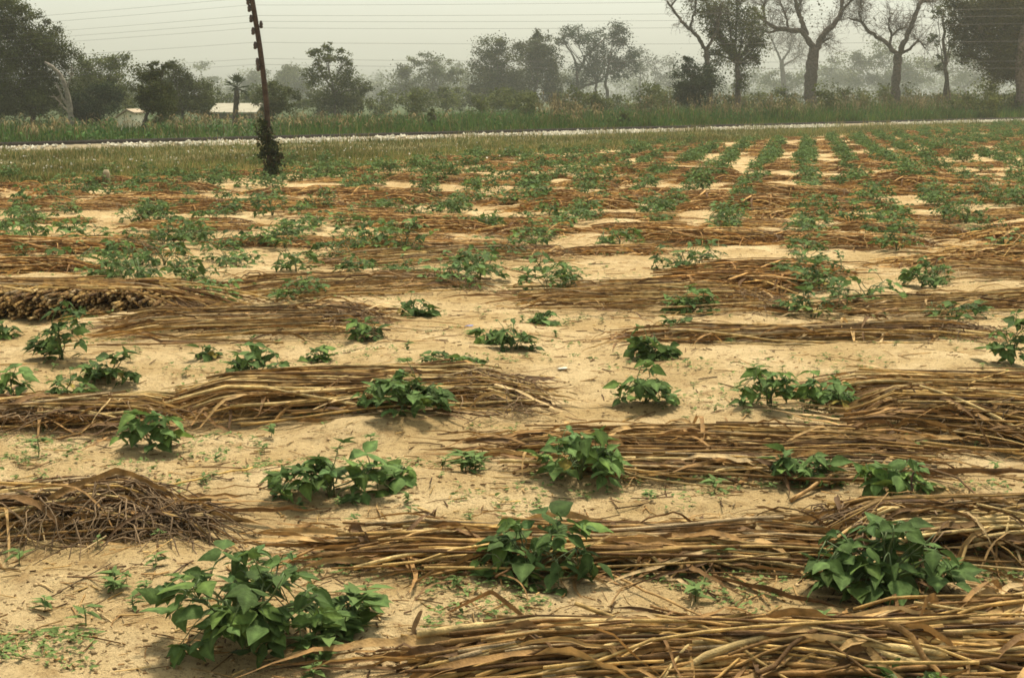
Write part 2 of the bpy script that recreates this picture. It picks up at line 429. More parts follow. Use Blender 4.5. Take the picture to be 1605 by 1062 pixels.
ORD = ['first', 'second', 'third', 'fourth', 'fifth', 'sixth', 'seventh', 'eighth', 'ninth', 'tenth', 'eleventh', 'twelfth', 'thirteenth', 'fourteenth', 'fifteenth']
ROWS = {
 'straight row towards the nearest bare tree': [(1270, 484), (1286, 455), (1258, 444), (1267, 415), (1264, 394), (1264, 372), (1272, 350), (1268, 333), (1266, 318), (1264, 305), (1263, 292), (1264, 282), (1262, 272), (1262, 262), (1258, 250)],
 'row just right of the straight row': [(1406, 394), (1395, 372), (1391, 356), (1388, 341), (1384, 329), (1376, 316), (1366, 305), (1358, 293), (1352, 280), (1342, 268), (1335, 258), (1328, 250)],
 'second row right of the straight row': [(1522, 324), (1500, 316), (1481, 307), (1464, 299), (1452, 289), (1440, 280), (1428, 271), (1417, 264), (1406, 257), (1396, 251), (1383, 244), (1369, 237)],
 'row just left of the straight row': [(1131, 374), (1134, 358), (1141, 343), (1150, 330), (1157, 320), (1164, 308), (1170, 298), (1177, 286), (1183, 274), (1190, 264), (1197, 254), (1204, 245)],
 'second row left of the straight row': [(1018, 343), (1032, 336), (1050, 330), (1062, 318), (1072, 310), (1086, 298), (1094, 288), (1102, 279), (1112, 270), (1121, 262)],
 'third row left of the straight row': [(905, 306), (918, 302), (930, 297), (950, 291), (967, 284), (985, 275)],
}
hand = []
for rname, pts in ROWS.items():
    for k, (px, py) in enumerate(pts[:15]):
        g = gp(px + rng.randn() * 2, py); hand.append(g[:2])
        far_plant(g[0], g[1], 0.95 + .25 * rng.rand(), f'{ORD[k]} cowpea plant from the near end of {rname}')
MID = [
 (13, 374, 'at the left edge just beyond the stacked cut ends, farther one'), (52, 380, 'left of the dark flat litter near the left edge'),
 (20, 396, 'at the left edge just beyond the stacked cut ends, nearer one'), (64, 420, 'directly behind the stack of cut ends'),
 (123, 418, 'behind the right half of the stack of cut ends'), (108, 372, 'left of the small sand patch at left'),
 (141, 392, 'on the small sand patch at left'), (175, 440, 'left part of the sand right of the stack of cut ends'),
 (190, 430, 'touching its twin on sand right of the stack of cut ends'), (205, 398, 'between small sand patch and left sand clearing'),
 (255, 386, 'left one of the joined pair at the top of the left clearing'), (286, 380, 'right one of the joined pair at the top of the left clearing'),
 (259, 418, 'in the middle of the left sand clearing'), (300, 442, 'round and dense, at the bottom of the left sand clearing'),
 (340, 392, 'topmost of the three-plant chain crossing the left sand clearing'), (355, 408, 'middle of the three-plant chain crossing the left sand clearing'),
 (372, 420, 'lowest of the three-plant chain crossing the left sand clearing'), (323, 472, 'thin and pale, above the wide brown heap'),
 (216, 456, 'beside the tattered right end of the cut-end stack'), (447, 392, 'on the brown litter right of the left sand clearing'),
 (427, 341, 'in front of the pale combed heap left of centre'), (330, 352, 'below the pale combed heap left of centre'),
 (208, 352, 'left of the pale combed heap'), (518, 408, 'on litter above the wide brown heap'),
 (465, 434, 'small, on the sand strip above the wide brown heap'), (404, 388, 'behind the left sand clearing'),
 (215, 311, 'on pale sand below the pole line at left'), (488, 358, 'on litter right of the pale combed heap'),
 (585, 390, 'right one of a pair on brown litter near centre'), (555, 398, 'left one of a pair on brown litter near centre'),
 (634, 405, 'right of the pair on brown litter near centre'), (614, 328, 'right of the pale combed heap tip'),
 (762, 362, 'wide, in the centre of the strewn straw'), (715, 352, 'upright, with a dark foot in the centre straw'),
 (735, 318, 'biggest dark one in the middle distance at centre'), (802, 320, 'right of the biggest dark middle-distance one'),
 (850, 308, 'left of the pale stalk ends at centre right'), (840, 314, 'joined to its neighbour left of the pale stalk ends'),
 (816, 348, 'on brown litter right of the centre'), (860, 340, 'at the right of the centre litter'),
 (799, 406, 'at the right end of the centre litter heap'), (839, 388, 'above the sand tongue at centre'),
 (870, 366, 'on litter above the sand tongue at centre'), (900, 354, 'at the frayed tip of the centre litter'),
 (972, 384, 'alone on the sand tongue right of centre'), (752, 444, 'thin upright one at the left of the sand tongue'),
 (712, 452, 'at the brown rim of the wide litter by the sand tongue'), (746, 424, 'half hidden by litter above the sand tongue'),
 (885, 440, 'above the heap with raised stalk'), (862, 462, 'left end of the heap with raised stalk'),
 (1094, 410, 'upper one behind the big dark plant right of centre'), (1074, 422, 'lower one behind the big dark plant right of centre'),
 (1460, 436, 'behind the round plant in the right sand'), (1332, 352, 'sparse and pale between two long rows'),
 (1603, 316, 'at the right edge by the second right row'), (1590, 396, 'at the right edge above the rightmost mid heap'),
 (1559, 370, 'on litter near the right edge'), (1501, 494, 'thin upright one in the rightmost mid heap'),
 (631, 365, 'on litter left of centre'), (545, 352, 'small, between pale combed heap and centre litter'),
 (690, 330, 'on the sand streak left of the biggest dark one'), (965, 326, 'below the pale stalk ends at centre right'),
 (1004, 305, 'right of the pale stalk ends'), (250, 350, 'near the left tip of the pale combed heap'),
 (1360, 470, 'small, on sand in the right of the straight row'), (110, 330, 'at the far left on brown litter'),
 (770, 395, 'on litter above the sand tongue, left part'), (640, 440, 'in the wide brown heap right half'),
 (560, 436, 'in the wide brown heap middle'), (470, 470, 'in the wide brown heap upper middle'),
]
for px, py, tail in MID:
    g = gp(px, py); hand.append(g[:2])
    far_plant(g[0], g[1], 0.95 + .3 * rng.rand(), 'cowpea plant ' + tail)

# the far field: rows run towards (1255,155); the largest stay individuals, the rest is one mass
rowdir = norm(np.array([(1255 - CXP) / FPX, 1.0])); rown = np.array([rowdir[1], -rowdir[0]])
o0 = gp(1266, 400)[:2]; HA = np.array(hand)
cand = []
for k in range(-34, 14):
    t = -8.0
    while t < 90:
        t += 0.27 + 0.42 * rng.rand() ** 2
        p = o0 + rown * (k * 1.06 + rng.randn() * .1) + rowdir * t
        d = p[1]; px = CXP + FPX * p[0] / d
        if d < 17.5 or not -130 < px < 1735: continue
        if fdist(*p) > 1.5 * vn(p[0] / 3, p[1] / 3) * 4 : continue
        keep = 0.52 if px < 1000 else 0.54
        if d > 26: keep *= .72
        if d < 26: keep *= 0.55
        keep *= 0.6 + 1.6 * (vn(p[0] / 2.6, p[1] / 2.6, 5) + .4)
        if rng.rand() > keep: continue
        if np.min(np.hypot(*(HA - p).T)) < 0.38: continue
        cand.append((d, px, p))
cand.sort(key=lambda c: c[0])
n_ind = 300 - 36 - len(hand)
def zone(d, px):
    a = 'left of the leaning pole' if px < 410 else 'between the pole and the middle of the field' if px < 800 else \
        'at centre right of the strewn field' if px < 1130 else 'among the long rows at right' if px < 1450 else 'near the right edge of the far field'
    b = 'nearer' if d < 24 else 'farther'
    return f'small {b} cowpea plant {a}'
for d, px, p in cand[:n_ind]: far_plant(p[0], p[1], 0.8 + .35 * rng.rand(), zone(d, px))
mb = MB()
PV = []
for me in PROTO[:6]:
    v = np.empty(len(me.vertices) * 3, np.float32); me.vertices.foreach_get('co', v)
    c = np.empty(len(me.vertices) * 4, np.float32); me.attributes['col'].data.foreach_get('color', c)
    st = [(pl.loop_start, pl.loop_total) for pl in me.polygons]; vi = np.empty(len(me.loops), np.int32); me.loops.foreach_get('vertex_index', vi)
    PV.append((v.reshape(-1, 3), c.reshape(-1, 4)[:, :3], np.array([vi[a:a + 4] for a, b in st if b == 4]), np.array([vi[a:a + 3] for a, b in st if b == 3])))
for d, px, p in cand[n_ind:]:
    v, c, f4, f3 = PV[rng.randint(6)]; a = rng.rand() * 6.28; s = .85 + .4 * rng.rand()
    w = v * s; w = np.stack([w[:, 0] * math.cos(a) - w[:, 1] * math.sin(a), w[:, 0] * math.sin(a) + w[:, 1] * math.cos(a), w[:, 2]], -1)
    mb.add(w + np.array([p[0], p[1], float(gh(*p))]), [f4, f3] if len(f3) else [f4], c * (.85 + .3 * rng.rand()))
if mb.n: tag(mb.build('cowpea_rows', M_LEAF), 'mass of small cowpea plants covering the far end of the field', 'crops', kind='stuff')

# ------------------------------------------------------------------ heaps of millet stalks
STRAW = np.array([[.44, .275, .090], [.54, .36, .130], [.34, .200, .068], [.23, .128, .044], [.13, .070, .026], [.66, .47, .200], [.42, .305, .160]])
SP_ = np.array([.19, .11, .23, .21, .13, .05, .08])
HUSK = np.array([[.29, .165, .056], [.42, .265, .100], [.19, .105, .038], [.52, .37, .175], [.12, .066, .026]])

def heap_pieces(L, w, h, n, nleaf, seed, tang=0.0, tend=1, tl=0.3, ground=None, seg=12, sides=6, rscale=1.0, spread=1.0, tone=1.0):
    """stalks, dry leaves and root fibres of one heap, along x, centred at the origin. ground(u,v) gives the soil height there."""
    q = np.random.RandomState(seed)
    G = ground or (lambda u, v: np.zeros_like(np.asarray(u, float)))
    def prof(u, v):
        e = np.clip((0.5 - np.abs(u / L)) / 0.16, 0, 1)
        lump = 0.75 + 0.9 * (vn(u / 1.3, v / .6 + seed, 6) + .2)
        return h * np.sqrt(np.clip(1 - (v / w) ** 2, 0, 1)) * (0.25 + 0.75 * e) * lump
    stalks = []
    for k in range(n):
        l = L * (0.35 + 0.55 * q.rand()); wild = q.rand() < .22
        v0 = np.clip(q.randn() * .45, -1.15, 1.15) * w
        u0 = (q.rand() - .5) * (L - l * .95)
        a = q.randn() * (0.085 if not wild else 0.34) * spread
        if wild: l *= 0.55
        t = np.linspace(-.5, .5, seg)
        bow = q.randn() * .035 * l; kink = q.randn() * .010 * l * np.sin((t + .5) * 9 * q.rand() + q.rand() * 6)
        u = u0 + t * l * math.cos(a); v = v0 + t * l * math.sin(a) + bow * (t * t * 4 - .3) + kink * .5
        fr = q.rand() ** .7
        r = (0.0036 + 0.0048 * q.rand() ** 1.3) * rscale
        z = G(u, v) + .012 + r * .8 + fr * prof(u, v) + np.abs(q.randn() * .018) + (t * q.randn() * .05 * l * (1 if wild else .4))
        z = np.maximum(z, G(u, v) + r * .5)
        rr = r * np.linspace(1.0, 0.65, seg)[::(1 if q.rand() < .5 else -1)] * (1 + .07 * (np.arange(seg) % 2))
        brt = q.rand() < .09
        if brt: z = G(u, v) + prof(u, v) * 1.02 + .015 + t * q.randn() * .03; rr = rr * 1.35
        V, F = tube(np.stack([u, v, z], -1), rr, sides)
        c = STRAW[q.choice(7, p=SP_)] * (.8 + .4 * q.rand()) * tone
        if brt: c = np.array([.62, .45, .19]) * (.75 + .4 * q.rand())
        ring = np.where(np.arange(seg) % 3 == q.randint(3), .78, 1.0) * (1 - .35 * np.abs(vn(t * 3 + k, t * 0 + seed, 7)) * 2)
        if q.rand() < .3: ring = ring * np.where(t < q.rand() - .5, 1, .6)
        c = np.vstack([np.repeat(c[None] * ring[:, None], sides, 0), c * 1.1, c * 1.1])
        stalks.append((fr * prof(u0, v0) + .3 * (abs(v0) < w) - .2 * (v0 / w), V, F, c))
    lv = []
    for k in range(nleaf):
        l = .22 + .55 * q.rand(); m = 12; t = np.linspace(0, 1, m)
        u0 = (q.rand() - .5) * L * .92; v0 = q.randn() * .5 * w; a = q.randn() * (.22 if q.rand() < .6 else .8) * spread + (0 if q.rand() < .5 else math.pi)
        cu = q.randn() * .35
        u = u0 + l * t * np.cos(a + cu * t); v = v0 + l * t * np.sin(a + cu * t) * .8
        arch = (.004 + .04 * q.rand() ** 2) * np.sin(t * math.pi) * (1 if q.rand() < .85 else 2.2) + q.randn(m) * .004
        z = G(u, v) + prof(u, v) * (0.55 + .45 * q.rand()) + arch + .006
        P = np.stack([u, v, z], -1); tw = q.randn() * .5 + q.randn() * 1.2 * t
        T = norm(np.gradient(P, axis=0)); s0 = norm(np.cross(T, [0, 0, 1.0])); n0 = np.cross(s0, T)
        side = np.cos(tw)[:, None] * s0 + np.sin(tw)[:, None] * n0
        wd = (.004 + .014 * q.rand() ** 1.3) * rscale * (1 + .25 * q.randn(m).clip(-1, 1)) * np.interp(t, [0, .15, .6, 1], [.6, 1, .8, .08])
        lv.append((*ribbon(P, wd, side, .25 + .5 * q.rand()), HUSK[q.choice(5, p=[.28, .20, .25, .09, .18])] * (.8 + .4 * q.rand()) * tone))
    rt = []
    for k in range(int(tang)):
        u0 = tend * (L / 2 - tl * (.1 + abs(q.randn()) * .55)); v0 = q.randn() * .5 * w
        z0 = prof(u0, v0) * (.55 + .6 * q.rand()) + .02
        m = 6; l = .06 + .22 * q.rand(); a = q.rand() * 6.28; t = np.linspace(0, 1, m)
        u = u0 + l * t * math.cos(a) + q.randn(m) * .008; v = v0 + l * t * math.sin(a) * .8 - l * .35 * t + q.randn(m) * .008
        z = G(u, v) + np.maximum(z0 * (1 - .9 * t ** 1.5) + (.05 * q.rand()) * np.sin(t * 3.1), .004)
        V, F = tube(np.stack([u, v, z], -1), np.linspace(.0042, .0016, m) * (.7 + .6 * q.rand()) * rscale, 4, False)
        rt.append((V, F, np.array([.20, .135, .075]) * (.55 + .75 * q.rand()) * tone))
    return stalks, lv, rt

G_HEAP = 'heaps of cut millet stalks on the field'
def heap(x0, y0, x1, y1, wpx, hpx, n, nleaf, label, seed, nparts=0, **kw):
    """a near heap between two ground pixels; wpx: half width in photo pixels down the picture, hpx: height in pixels"""
    A, B = gp(x0, y0), gp(x1, y1); c = (A + B) / 2; d = B - A; L = float(np.hypot(d[0], d[1])); ang = math.atan2(d[1], d[0])
    ym = (y0 + y1) / 2; w = abs(gp(800, ym - wpx * .66)[1] - gp(800, ym + wpx * .66)[1]) / 2
    h = hpx * np.linalg.norm(c - np.array([0, 0, EYE])) / FPX
    ca, sa = math.cos(ang), math.sin(ang); z0 = float(ghs(c[0], c[1]))
    G = lambda u, v: ghs(c[0] + ca * u - sa * v, c[1] + sa * u + ca * v) - z0
    st, lv, rt = heap_pieces(L, w, h, int(n * 1.1), int(nleaf * 2.4), seed, ground=G, **kw)
    o = empty('stalk_heap', (c[0], c[1], z0), ang); tag(o, label, 'stalk heap', G_HEAP)
    st.sort(key=lambda s: -s[0])
    for s in st[:nparts]:
        mb = MB(); mb.add(*s[1:]); mb.build('stalk', M_STALK, o)
    if len(st) > nparts:
        mb = MB()
        for s in st[nparts:]: mb.add(*s[1:])
        p = mb.build('straw', M_STALK, o)
        p['kind'] = 'stuff'
    if lv:
        mb = MB()
        for s in lv: mb.add(*s)
        mb.build('dry_leaves', M_HUSK, o)['kind'] = 'stuff'
    if rt:
        mb = MB()
        for s in rt: mb.add(*s)
        mb.build('root_fibres', M_ROOT, o)['kind'] = 'stuff'
    return o

heap(640, 1046, 1800, 1034, 44, 34, 330, 150, 'nearest heap of dry millet stalks across the bottom right of the picture', 1, 100, rscale=1.25)
heap(1330, 1000, 1760, 960, 26, 30, 60, 60, 'crossed loose stalks slanting over the right end of the nearest heap', 2, 40, spread=2.4)
heap(530, 868, 1330, 858, 48, 24, 210, 170, 'leafy heap behind the two front right cowpea bushes, with curled pale leaf tips', 3, 100)
heap(1290, 850, 1780, 845, 70, 52, 170, 120, 'dark tangled heap at the right edge behind the wide front cowpea bush', 4, 60, spread=2.6, tone=.75, tang=120, tend=-1, tl=.5)
heap(800, 712, 1450, 722, 44, 30, 190, 130, 'heap left of the dark upright stick, reaching the brown broken stick', 5, 80)
heap(1330, 660, 1790, 690, 46, 48, 210, 110, 'tall pale stack of stalks at the right edge, level with the alone plant', 6, 80, tang=200, tend=1, tl=1.0)
heap(1270, 622, 1780, 618, 20, 22, 90, 40, 'narrow pale layer of stalks behind the tall stack at right', 7, 30)
heap(255, 645, 838, 622, 38, 42, 170, 100, 'bundle with a frayed root end in the middle left sand', 8, 80, tang=330, tend=1, tl=.42)
heap(-140, 665, 300, 652, 36, 22, 110, 90, 'flat straw tangle at the left edge level with the frayed bundle', 9, 40, tang=240, tend=-1, tl=1.1, spread=1.6)
heap(-160, 838, 270, 822, 46, 46, 130, 70, 'nearest left heap with grey leaves hanging over its front', 10, 70, tang=420, tend=1, tl=.55, spread=1.5)
heap(215, 840, 345, 834, 34, 14, 22, 5, 'small crumbled clump trailing off the nearest left heap', 11, 20, tang=200, tend=1, tl=.4, spread=3, tone=.7)
heap(165, 520, 600, 508, 36, 18, 130, 80, 'wide brown heap in the left middle, striped with pale stalks', 12, 50, tang=160, tend=1, tl=.5)
heap(975, 540, 1540, 522, 17, 13, 100, 70, 'long thin heap with a yellow left tip at centre right', 13, 50, tang=160, tend=1, tl=.5)
heap(800, 474, 1210, 464, 34, 15, 100, 60, 'short heap with a raised stalk at centre right', 14, 30, tang=110, tend=1, tl=.4)
heap(1290, 482, 1760, 468, 22, 12, 90, 60, 'rightmost mid heap below the round cowpea plant', 15, 20)
heap(1440, 430, 1800, 424, 16, 10, 60, 40, 'flat heap at the right edge behind the round cowpea plant', 16, 0)
heap(350, 458, 735, 446, 24, 9, 100, 70, 'broad flat litter heap above the wide brown heap', 17, 0, tang=90, tend=1, tl=.4)
heap(500, 420, 880, 398, 18, 10, 85, 50, 'slanting litter heap leading to the sand tongue at centre', 18, 0, tang=60, tend=1)

# the stack seen end on: stalks point at the camera
def end_stack():
    q = np.random.RandomState(77); g = gp(95, 494); o = empty('stalk_stack', g, -0.05)
    tag(o, 'thick stack of stalks showing its dark round cut ends at the left edge', 'stalk stack', G_HEAP)
    k = np.linalg.norm(g) / FPX; W = 470 * k; H = 44 * k
    S_, C_ = [], MB()
    for i in range(900):
        u = (q.rand() - .58) * W; zt = H * np.clip(1 - (max(u / W - .18, 0) / .24) ** 2, .08, 1) * (.92 + .16 * vn(u / .2, 0, 8))
        z = q.rand() * zt + .006; r = .009 + .005 * q.rand(); l = .65 + .3 * q.rand(); y0 = q.randn() * .07 - .04 * (zt - z) / H
        P = np.array([[u, y0, z], [u + q.randn() * .03, y0 + l * .5, z + q.randn() * .01], [u + q.randn() * .07, y0 + l, z * .8 + .01]])
        c = STRAW[q.choice(7, p=SP_)]; S_.append((-y0 + .2 * z, *tube(P, np.array([r, r, r * .8]), 7), np.vstack([np.tile(c * (.5 + .3 * q.rand()), (21, 1)), np.array([[.56, .42, .22]]) * (.45 + .7 * q.rand()), c])))
    for i in range(90):                                            # combed stalks lying over the top, tips to the right
        u = (q.rand() - .45) * W * .8; l = .5 + .5 * q.rand(); zt = H * np.clip(1 - (max(u / W - .18, 0) / .24) ** 2, .1, 1)
        y0 = .1 + q.rand() * .5; t = np.linspace(0, 1, 6); a = q.randn() * .35
        P = np.stack([u + l * t * math.cos(a), y0 + l * t * math.sin(a), np.maximum(zt * 1.02 + .02 * q.rand() - t ** 2 * H * .8 * (u > W * .05), .01)], -1)
        S_.append((0, *tube(P, .006 + .004 * q.rand(), 5), STRAW[q.choice(7, p=SP_)]))
    S_.sort(key=lambda s: -s[0])
    for s in S_[:100]: mb = MB(); mb.add(*s[1:]); mb.build('stalk', M_STALK, o, False)
    mb = MB()
    for s in S_[100:]: mb.add(*s[1:])
    mb.build('straw', M_STALK, o, False)['kind'] = 'stuff'
    mb = MB()
    for i in range(320):
        u = W * (.36 + .12 * abs(q.randn())); y0 = q.randn() * .15 + .15; t = np.linspace(0, 1, 6); l = .1 + .25 * q.rand(); a = q.randn() * .6
        P = np.stack([u + l * t * math.cos(a), y0 + l * t * math.sin(a), np.maximum(.13 * q.rand() * (1 - t) + .004 + .03 * np.sin(3 * t), .003)], -1) - np.array([.18, 0, 0])
        mb.add(*tube(P, .0022, 4, False), np.array([.20, .13, .07]) * (.6 + .6 * q.rand()))
    mb.build('root_fibres', M_ROOT, o)['kind'] = 'stuff'
end_stack()

# heaps of the middle and far field: copies of prototypes, each with its parts
HP = []
for i in range(7):
    L = 1.4 + .35 * (i % 3); w = .26 + .11 * (i % 2)
    st, lv, rt = heap_pieces(L, w, .085 + .025 * (i % 3), 95, 110, 500 + i, tang=60 if i % 2 else 0, tl=.4, seg=6, sides=4, rscale=1.0, spread=2.4, tone=1.22)
    a = MB(); b = MB()
    RB_ = np.array([1.0, .91, .79])                                # weathered, redder straw
    for s in st: a.add(s[1], s[2], s[3] * RB_)
    for s in lv: b.add(s[0], s[1], s[2] * RB_)
    for s in rt: b.add(*s)
    HP.append((a.mesh('straw', M_STALK), b.mesh('dry_leaves', M_HUSK)))
def far_heap(x, y, rz, s, label, i=None):
    a, b = HP[rng.randint(7) if i is None else i]
    o = empty('stalk_heap', (x, y, float(gh(x, y)) - .01), rz); o.scale = (s, s, s * (.8 + .4 * rng.rand())); tag(o, label, 'stalk heap', G_HEAP)
    obj('straw', a, o)['kind'] = 'stuff'; obj('dry_leaves', b, o)['kind'] = 'stuff'
HM = [
 (1120, 452, 'brown straw pile behind the big dark plant'), (1180, 425, 'straw pile reaching the straight row, nearest one'), (1195, 375, 'rumpled straw pile between the straight row and its left neighbour'),
 (1340, 384, 'small dark straw mound between the straight row and its right neighbour'), (1090, 376, 'flat straw layer left of the rumpled pile'), (1340, 330, 'straw pile crossed by the right neighbour row'),
 (1540, 345, 'straw pile at right beside the second right row'), (1480, 415, 'straw layer above the round cowpea plant'), (330, 335, 'pale combed heap left of centre'),
 (470, 328, 'right half of the pale combed heap left of centre'), (80, 350, 'yellowish straw layer at the far left'), (300, 360, 'low dark straw mound below the pale combed heap'),
 (90, 400, 'dark flat litter behind the stack of cut ends'), (560, 345, 'straw bank right of the pale combed heap'), (660, 350, 'rusty straw mound in the centre'),
 (830, 350, 'straw bank right of the rusty mound'), (900, 330, 'straw bank below the pale stalk ends'), (980, 275, 'far pale row of stalk ends, left part'),
 (1020, 300, 'row of pale stalk ends at centre right'), (610, 380, 'straw spread above the wide litter'), (700, 400, 'dense brown straw spread left of the sand tongue'),
 (1010, 362, 'flat straw layer behind the plant on the sand tongue'), (1580, 400, 'straw layer at the right edge, two plants in front'), (960, 395, 'thin scatter of straw on the sand tongue'),
 (170, 380, 'straw ridge under the small sand patch at left'), (430, 385, 'straw spread behind the left sand clearing'), (20, 425, 'low litter on top of the stack at left edge'),
]
used = []
for px, py, lab in HM:
    g = gp(px, py); used.append(g[:2]); far_heap(g[0], g[1], rng.randn() * .1 + .05, 0.85 + .2 * rng.rand(), lab)
n = 0; tries = 0; fh = []
while n < 215 and tries < 20000:
    tries += 1
    py = 200 + 195 * rng.rand() ** 1.0; px = -140 + 1890 * rng.rand(); g = gp(px, py)
    d = g[1]
    if d < 16 or fdist(g[0], g[1]) > -1.0 + 3 * vn(g[0] / 4, g[1] / 4, 9): continue
    if py > 340 and 200 < px < 420: continue
    if vn(g[0] / 2.2, g[1] / 2.0, 11) < -.06: continue
    U = np.array(used)
    if np.min(np.hypot((U[:, 0] - g[0]) / 1.35, (U[:, 1] - g[1]) / (1.0 + d * .012))) < 1: continue
    used.append(g[:2]); fh.append((px, py, g)); n += 1
for px, py, g in fh:
    a = 'left of the leaning pole' if px < 410 else 'right of the leaning pole' if px < 800 else 'at centre right' if px < 1130 else 'between the long rows' if px < 1450 else 'by the right edge'
    b = 'farthest brown' if py < 250 else 'small far brown' if py < 300 else 'middle-distance brown'
    far_heap(g[0], g[1], rng.randn() * .32 + .06, 0.75 + .4 * rng.rand(), f'{b} straw heap {a} among small cowpea plants')

# ------------------------------------------------------------------ single stalks and sticks
def wire_px(pts, lift):
    P = []
    for (px, py), l in zip(pts, lift):
        g = gp(px, py); P.append(g + np.array([0, 0, l]))
    return np.array(P)
def smoothline(P, n=14):
    t = np.linspace(0, len(P) - 1, n); P = np.asarray(P, float)
    i = np.clip(t.astype(int), 0, len(P) - 2); f = (t - i)[:, None]; f = f * f * (3 - 2 * f) if len(P) > 2 else f
    return P[i] * (1 - f) + P[i + 1] * f
def stick(name, cat, label, pts, lift, r, col, k=6):
    P = smoothline(wire_px(pts, lift), 12); base = P[len(P) // 2].copy(); base[2] = float(gh(base[0], base[1]))
    jit = np.random.RandomState(len(label)).randn(12, 3) * r * .35; P = P + jit - base
    mb = MB(); mb.add(*tube(P, np.linspace(r, r * .7, 12), k), col); o = mb.build(name, M_STALK, loc=base); tag(o, label, cat, 'loose stalks lying on the sand'); return o
stick('straw', 'straw', 'long pale yellow straw lying alone on sand right of the nearest left heap', [(225, 778), (285, 770), (396, 743)], [.012, .012, .02], .0055, (.60, .41, .13))
stick('stick', 'stick', 'short dark stick standing upright in the stalks at right', [(1428, 795), (1427, 793), (1430, 790)], [-.02, .09, .17], .006, (.055, .035, .02))
stick('stalk', 'stalk', 'thin straight stalk slanting down over bare sand above the nearest heap', [(940, 893), (1030, 935), (1135, 995)], [.03, .03, .03], .005, (.34, .21, .08))
stick('stalk', 'stalk', 'bent wiry stalk curling up from the sand left of the slanting one', [(958, 955), (972, 930), (1005, 915)], [.01, .03, .03], .0035, (.27, .16, .06))
stick('stalk', 'stalk', 'thick bright yellow stalk on top of the nearest heap, left part', [(660, 1003), (800, 1008), (930, 1028)], [.03, .04, .05], .0105, (.62, .42, .15))
stick('stalk', 'stalk', 'brown broken stick lying at the left of the tall bushy plant', [(806, 742), (850, 724)], [.01, .05], .010, (.24, .14, .06))
stick('stalk', 'stalk', 'pale stalk leaning down the front of the tall right stack', [(1408, 668), (1448, 690)], [.10, .02], .009, (.45, .30, .13))
stick('stalk', 'stalk', 'raised stalk jutting from the left of the short heap over sand', [(785, 430), (840, 440), (880, 452)], [.06, .06, .05], .010, (.36, .23, .10))
stick('straw', 'straw', 'thin straw lying flat on sand at the left edge', [(-20, 578), (60, 579)], [.01, .01], .005, (.45, .31, .12))
stick('green_stem', 'stem', 'long thin greenish stem lying before the nearest heap at right', [(1265, 990), (1350, 982), (1470, 965)], [.015, .015, .03], .004, (.27, .25, .06))
stick('stick', 'stick', 'dark crooked stick reaching over the dark tangled heap at right', [(1440, 745), (1500, 775), (1560, 815)], [.06, .07, .04], .006, (.12, .07, .03))
stick('stalk', 'stalk', 'tan stalk sloping out of the heap onto sand under the half buried plant', [(1240, 775), (1320, 745), (1390, 720)], [.012, .05, .06], .009, (.38, .23, .09))
stick('stalk', 'stalk', 'yellow stalk lying on the frayed bundle from end to end', [(270, 640), (420, 620), (650, 605)], [.06, .10, .12], .008, (.52, .35, .13))
stick('twig', 'twig', 'thin dark twig on the bare sand at lower left', [(80, 940), (150, 915), (175, 900)], [.006, .008, .006], .0025, (.12, .08, .04))
def curl_leaf(label, pts, lift, w, col):
    P = smoothline(wire_px(pts, lift), 12); base = P[6].copy(); base[2] = float(gh(base[0], base[1])); P -= base
    T = norm(np.gradient(P, axis=0)); s = norm(np.cross(T, [0, 0, 1.0])); n0 = np.cross(s, T); tw = np.linspace(.2, 1.9, 12)[:, None]
    V, F = ribbon(P, w * np.interp(np.linspace(0, 1, 12), [0, .2, .7, 1], [.2, 1, .9, .2]), np.cos(tw) * s + np.sin(tw) * n0, .5)
    mb = MB(); mb.add(V, F, col); tag(mb.build('dry_leaf', M_HUSK, loc=base), label, 'dry leaf', 'curled dry leaves on the sand')
curl_leaf('arched brown dry leaf on the sand between front bush and nearest heap', [(700, 968), (770, 965), (828, 985)], [.01, .07, .03], .014, (.24, .13, .05))
curl_leaf('upright curled dry leaf at the left end of the nearest heap', [(648, 1030), (650, 1025), (662, 1020)], [.01, .08, .14], .018, (.27, .17, .08))
curl_leaf('broad golden dry leaf at the left tip of the leafy heap', [(515, 885), (560, 880), (640, 878)], [.01, .04, .02], .022, (.40, .24, .08))
curl_leaf('dark dry leaf curled up beside the brown broken stick', [(812, 712), (822, 712), (838, 706)], [.01, .05, .02], .012, (.17, .10, .04))

# scraps lying on the sand and the pale post at the field's edge
def scrap(name, label, px, py, w, col):
    g = gp(px, py); q = np.random.RandomState(px); n = 5; u = np.linspace(-.5, .5, n)
    U, Vv = np.meshgrid(u, u); Z = .15 * (q.rand(n, n)) + .1 + .1 * U; P = np.stack([U + .08 * q.randn(n, n), Vv * .7 + .08 * q.randn(n, n), Z], -1).reshape(-1, 3) * w
    i = np.arange(n - 1)[:, None] * n; j = np.arange(n - 1)[None]
    mb = MB(); F = np.stack([i + j, i + j + 1, i + n + j + 1, i + n + j], -1).reshape(-1, 4)
    mb.add(P, F, col); mb.add(P - np.array([0, 0, .0015]), F[:, ::-1], col); tag(mb.build(name, M_PAINT, loc=g), label, 'scrap')
scrap('paper_scrap', 'crumpled white paper scrap on sand right of the frayed bundle', 881, 586, .055, (.62, .56, .42))
scrap('plastic_scrap', 'tiny blue plastic scrap on the sand above the upright cowpea plant', 735, 511, .05, (.16, .24, .50))
g = gp(167, 292); mb = MB(); q = np.random.RandomState(5)
t = np.linspace(0, 1, 6); mb.add(*tube(np.stack([.01 * t, 0 * t, .34 * t - .02], -1), np.array([.085, .08, .078, .078, .07, .045]), 8), (.34, .27, .16))
tag(mb.build('boundary_stone', M_STONE, loc=g), 'short pale boundary stone standing at the far left edge of the field', 'boundary stone')

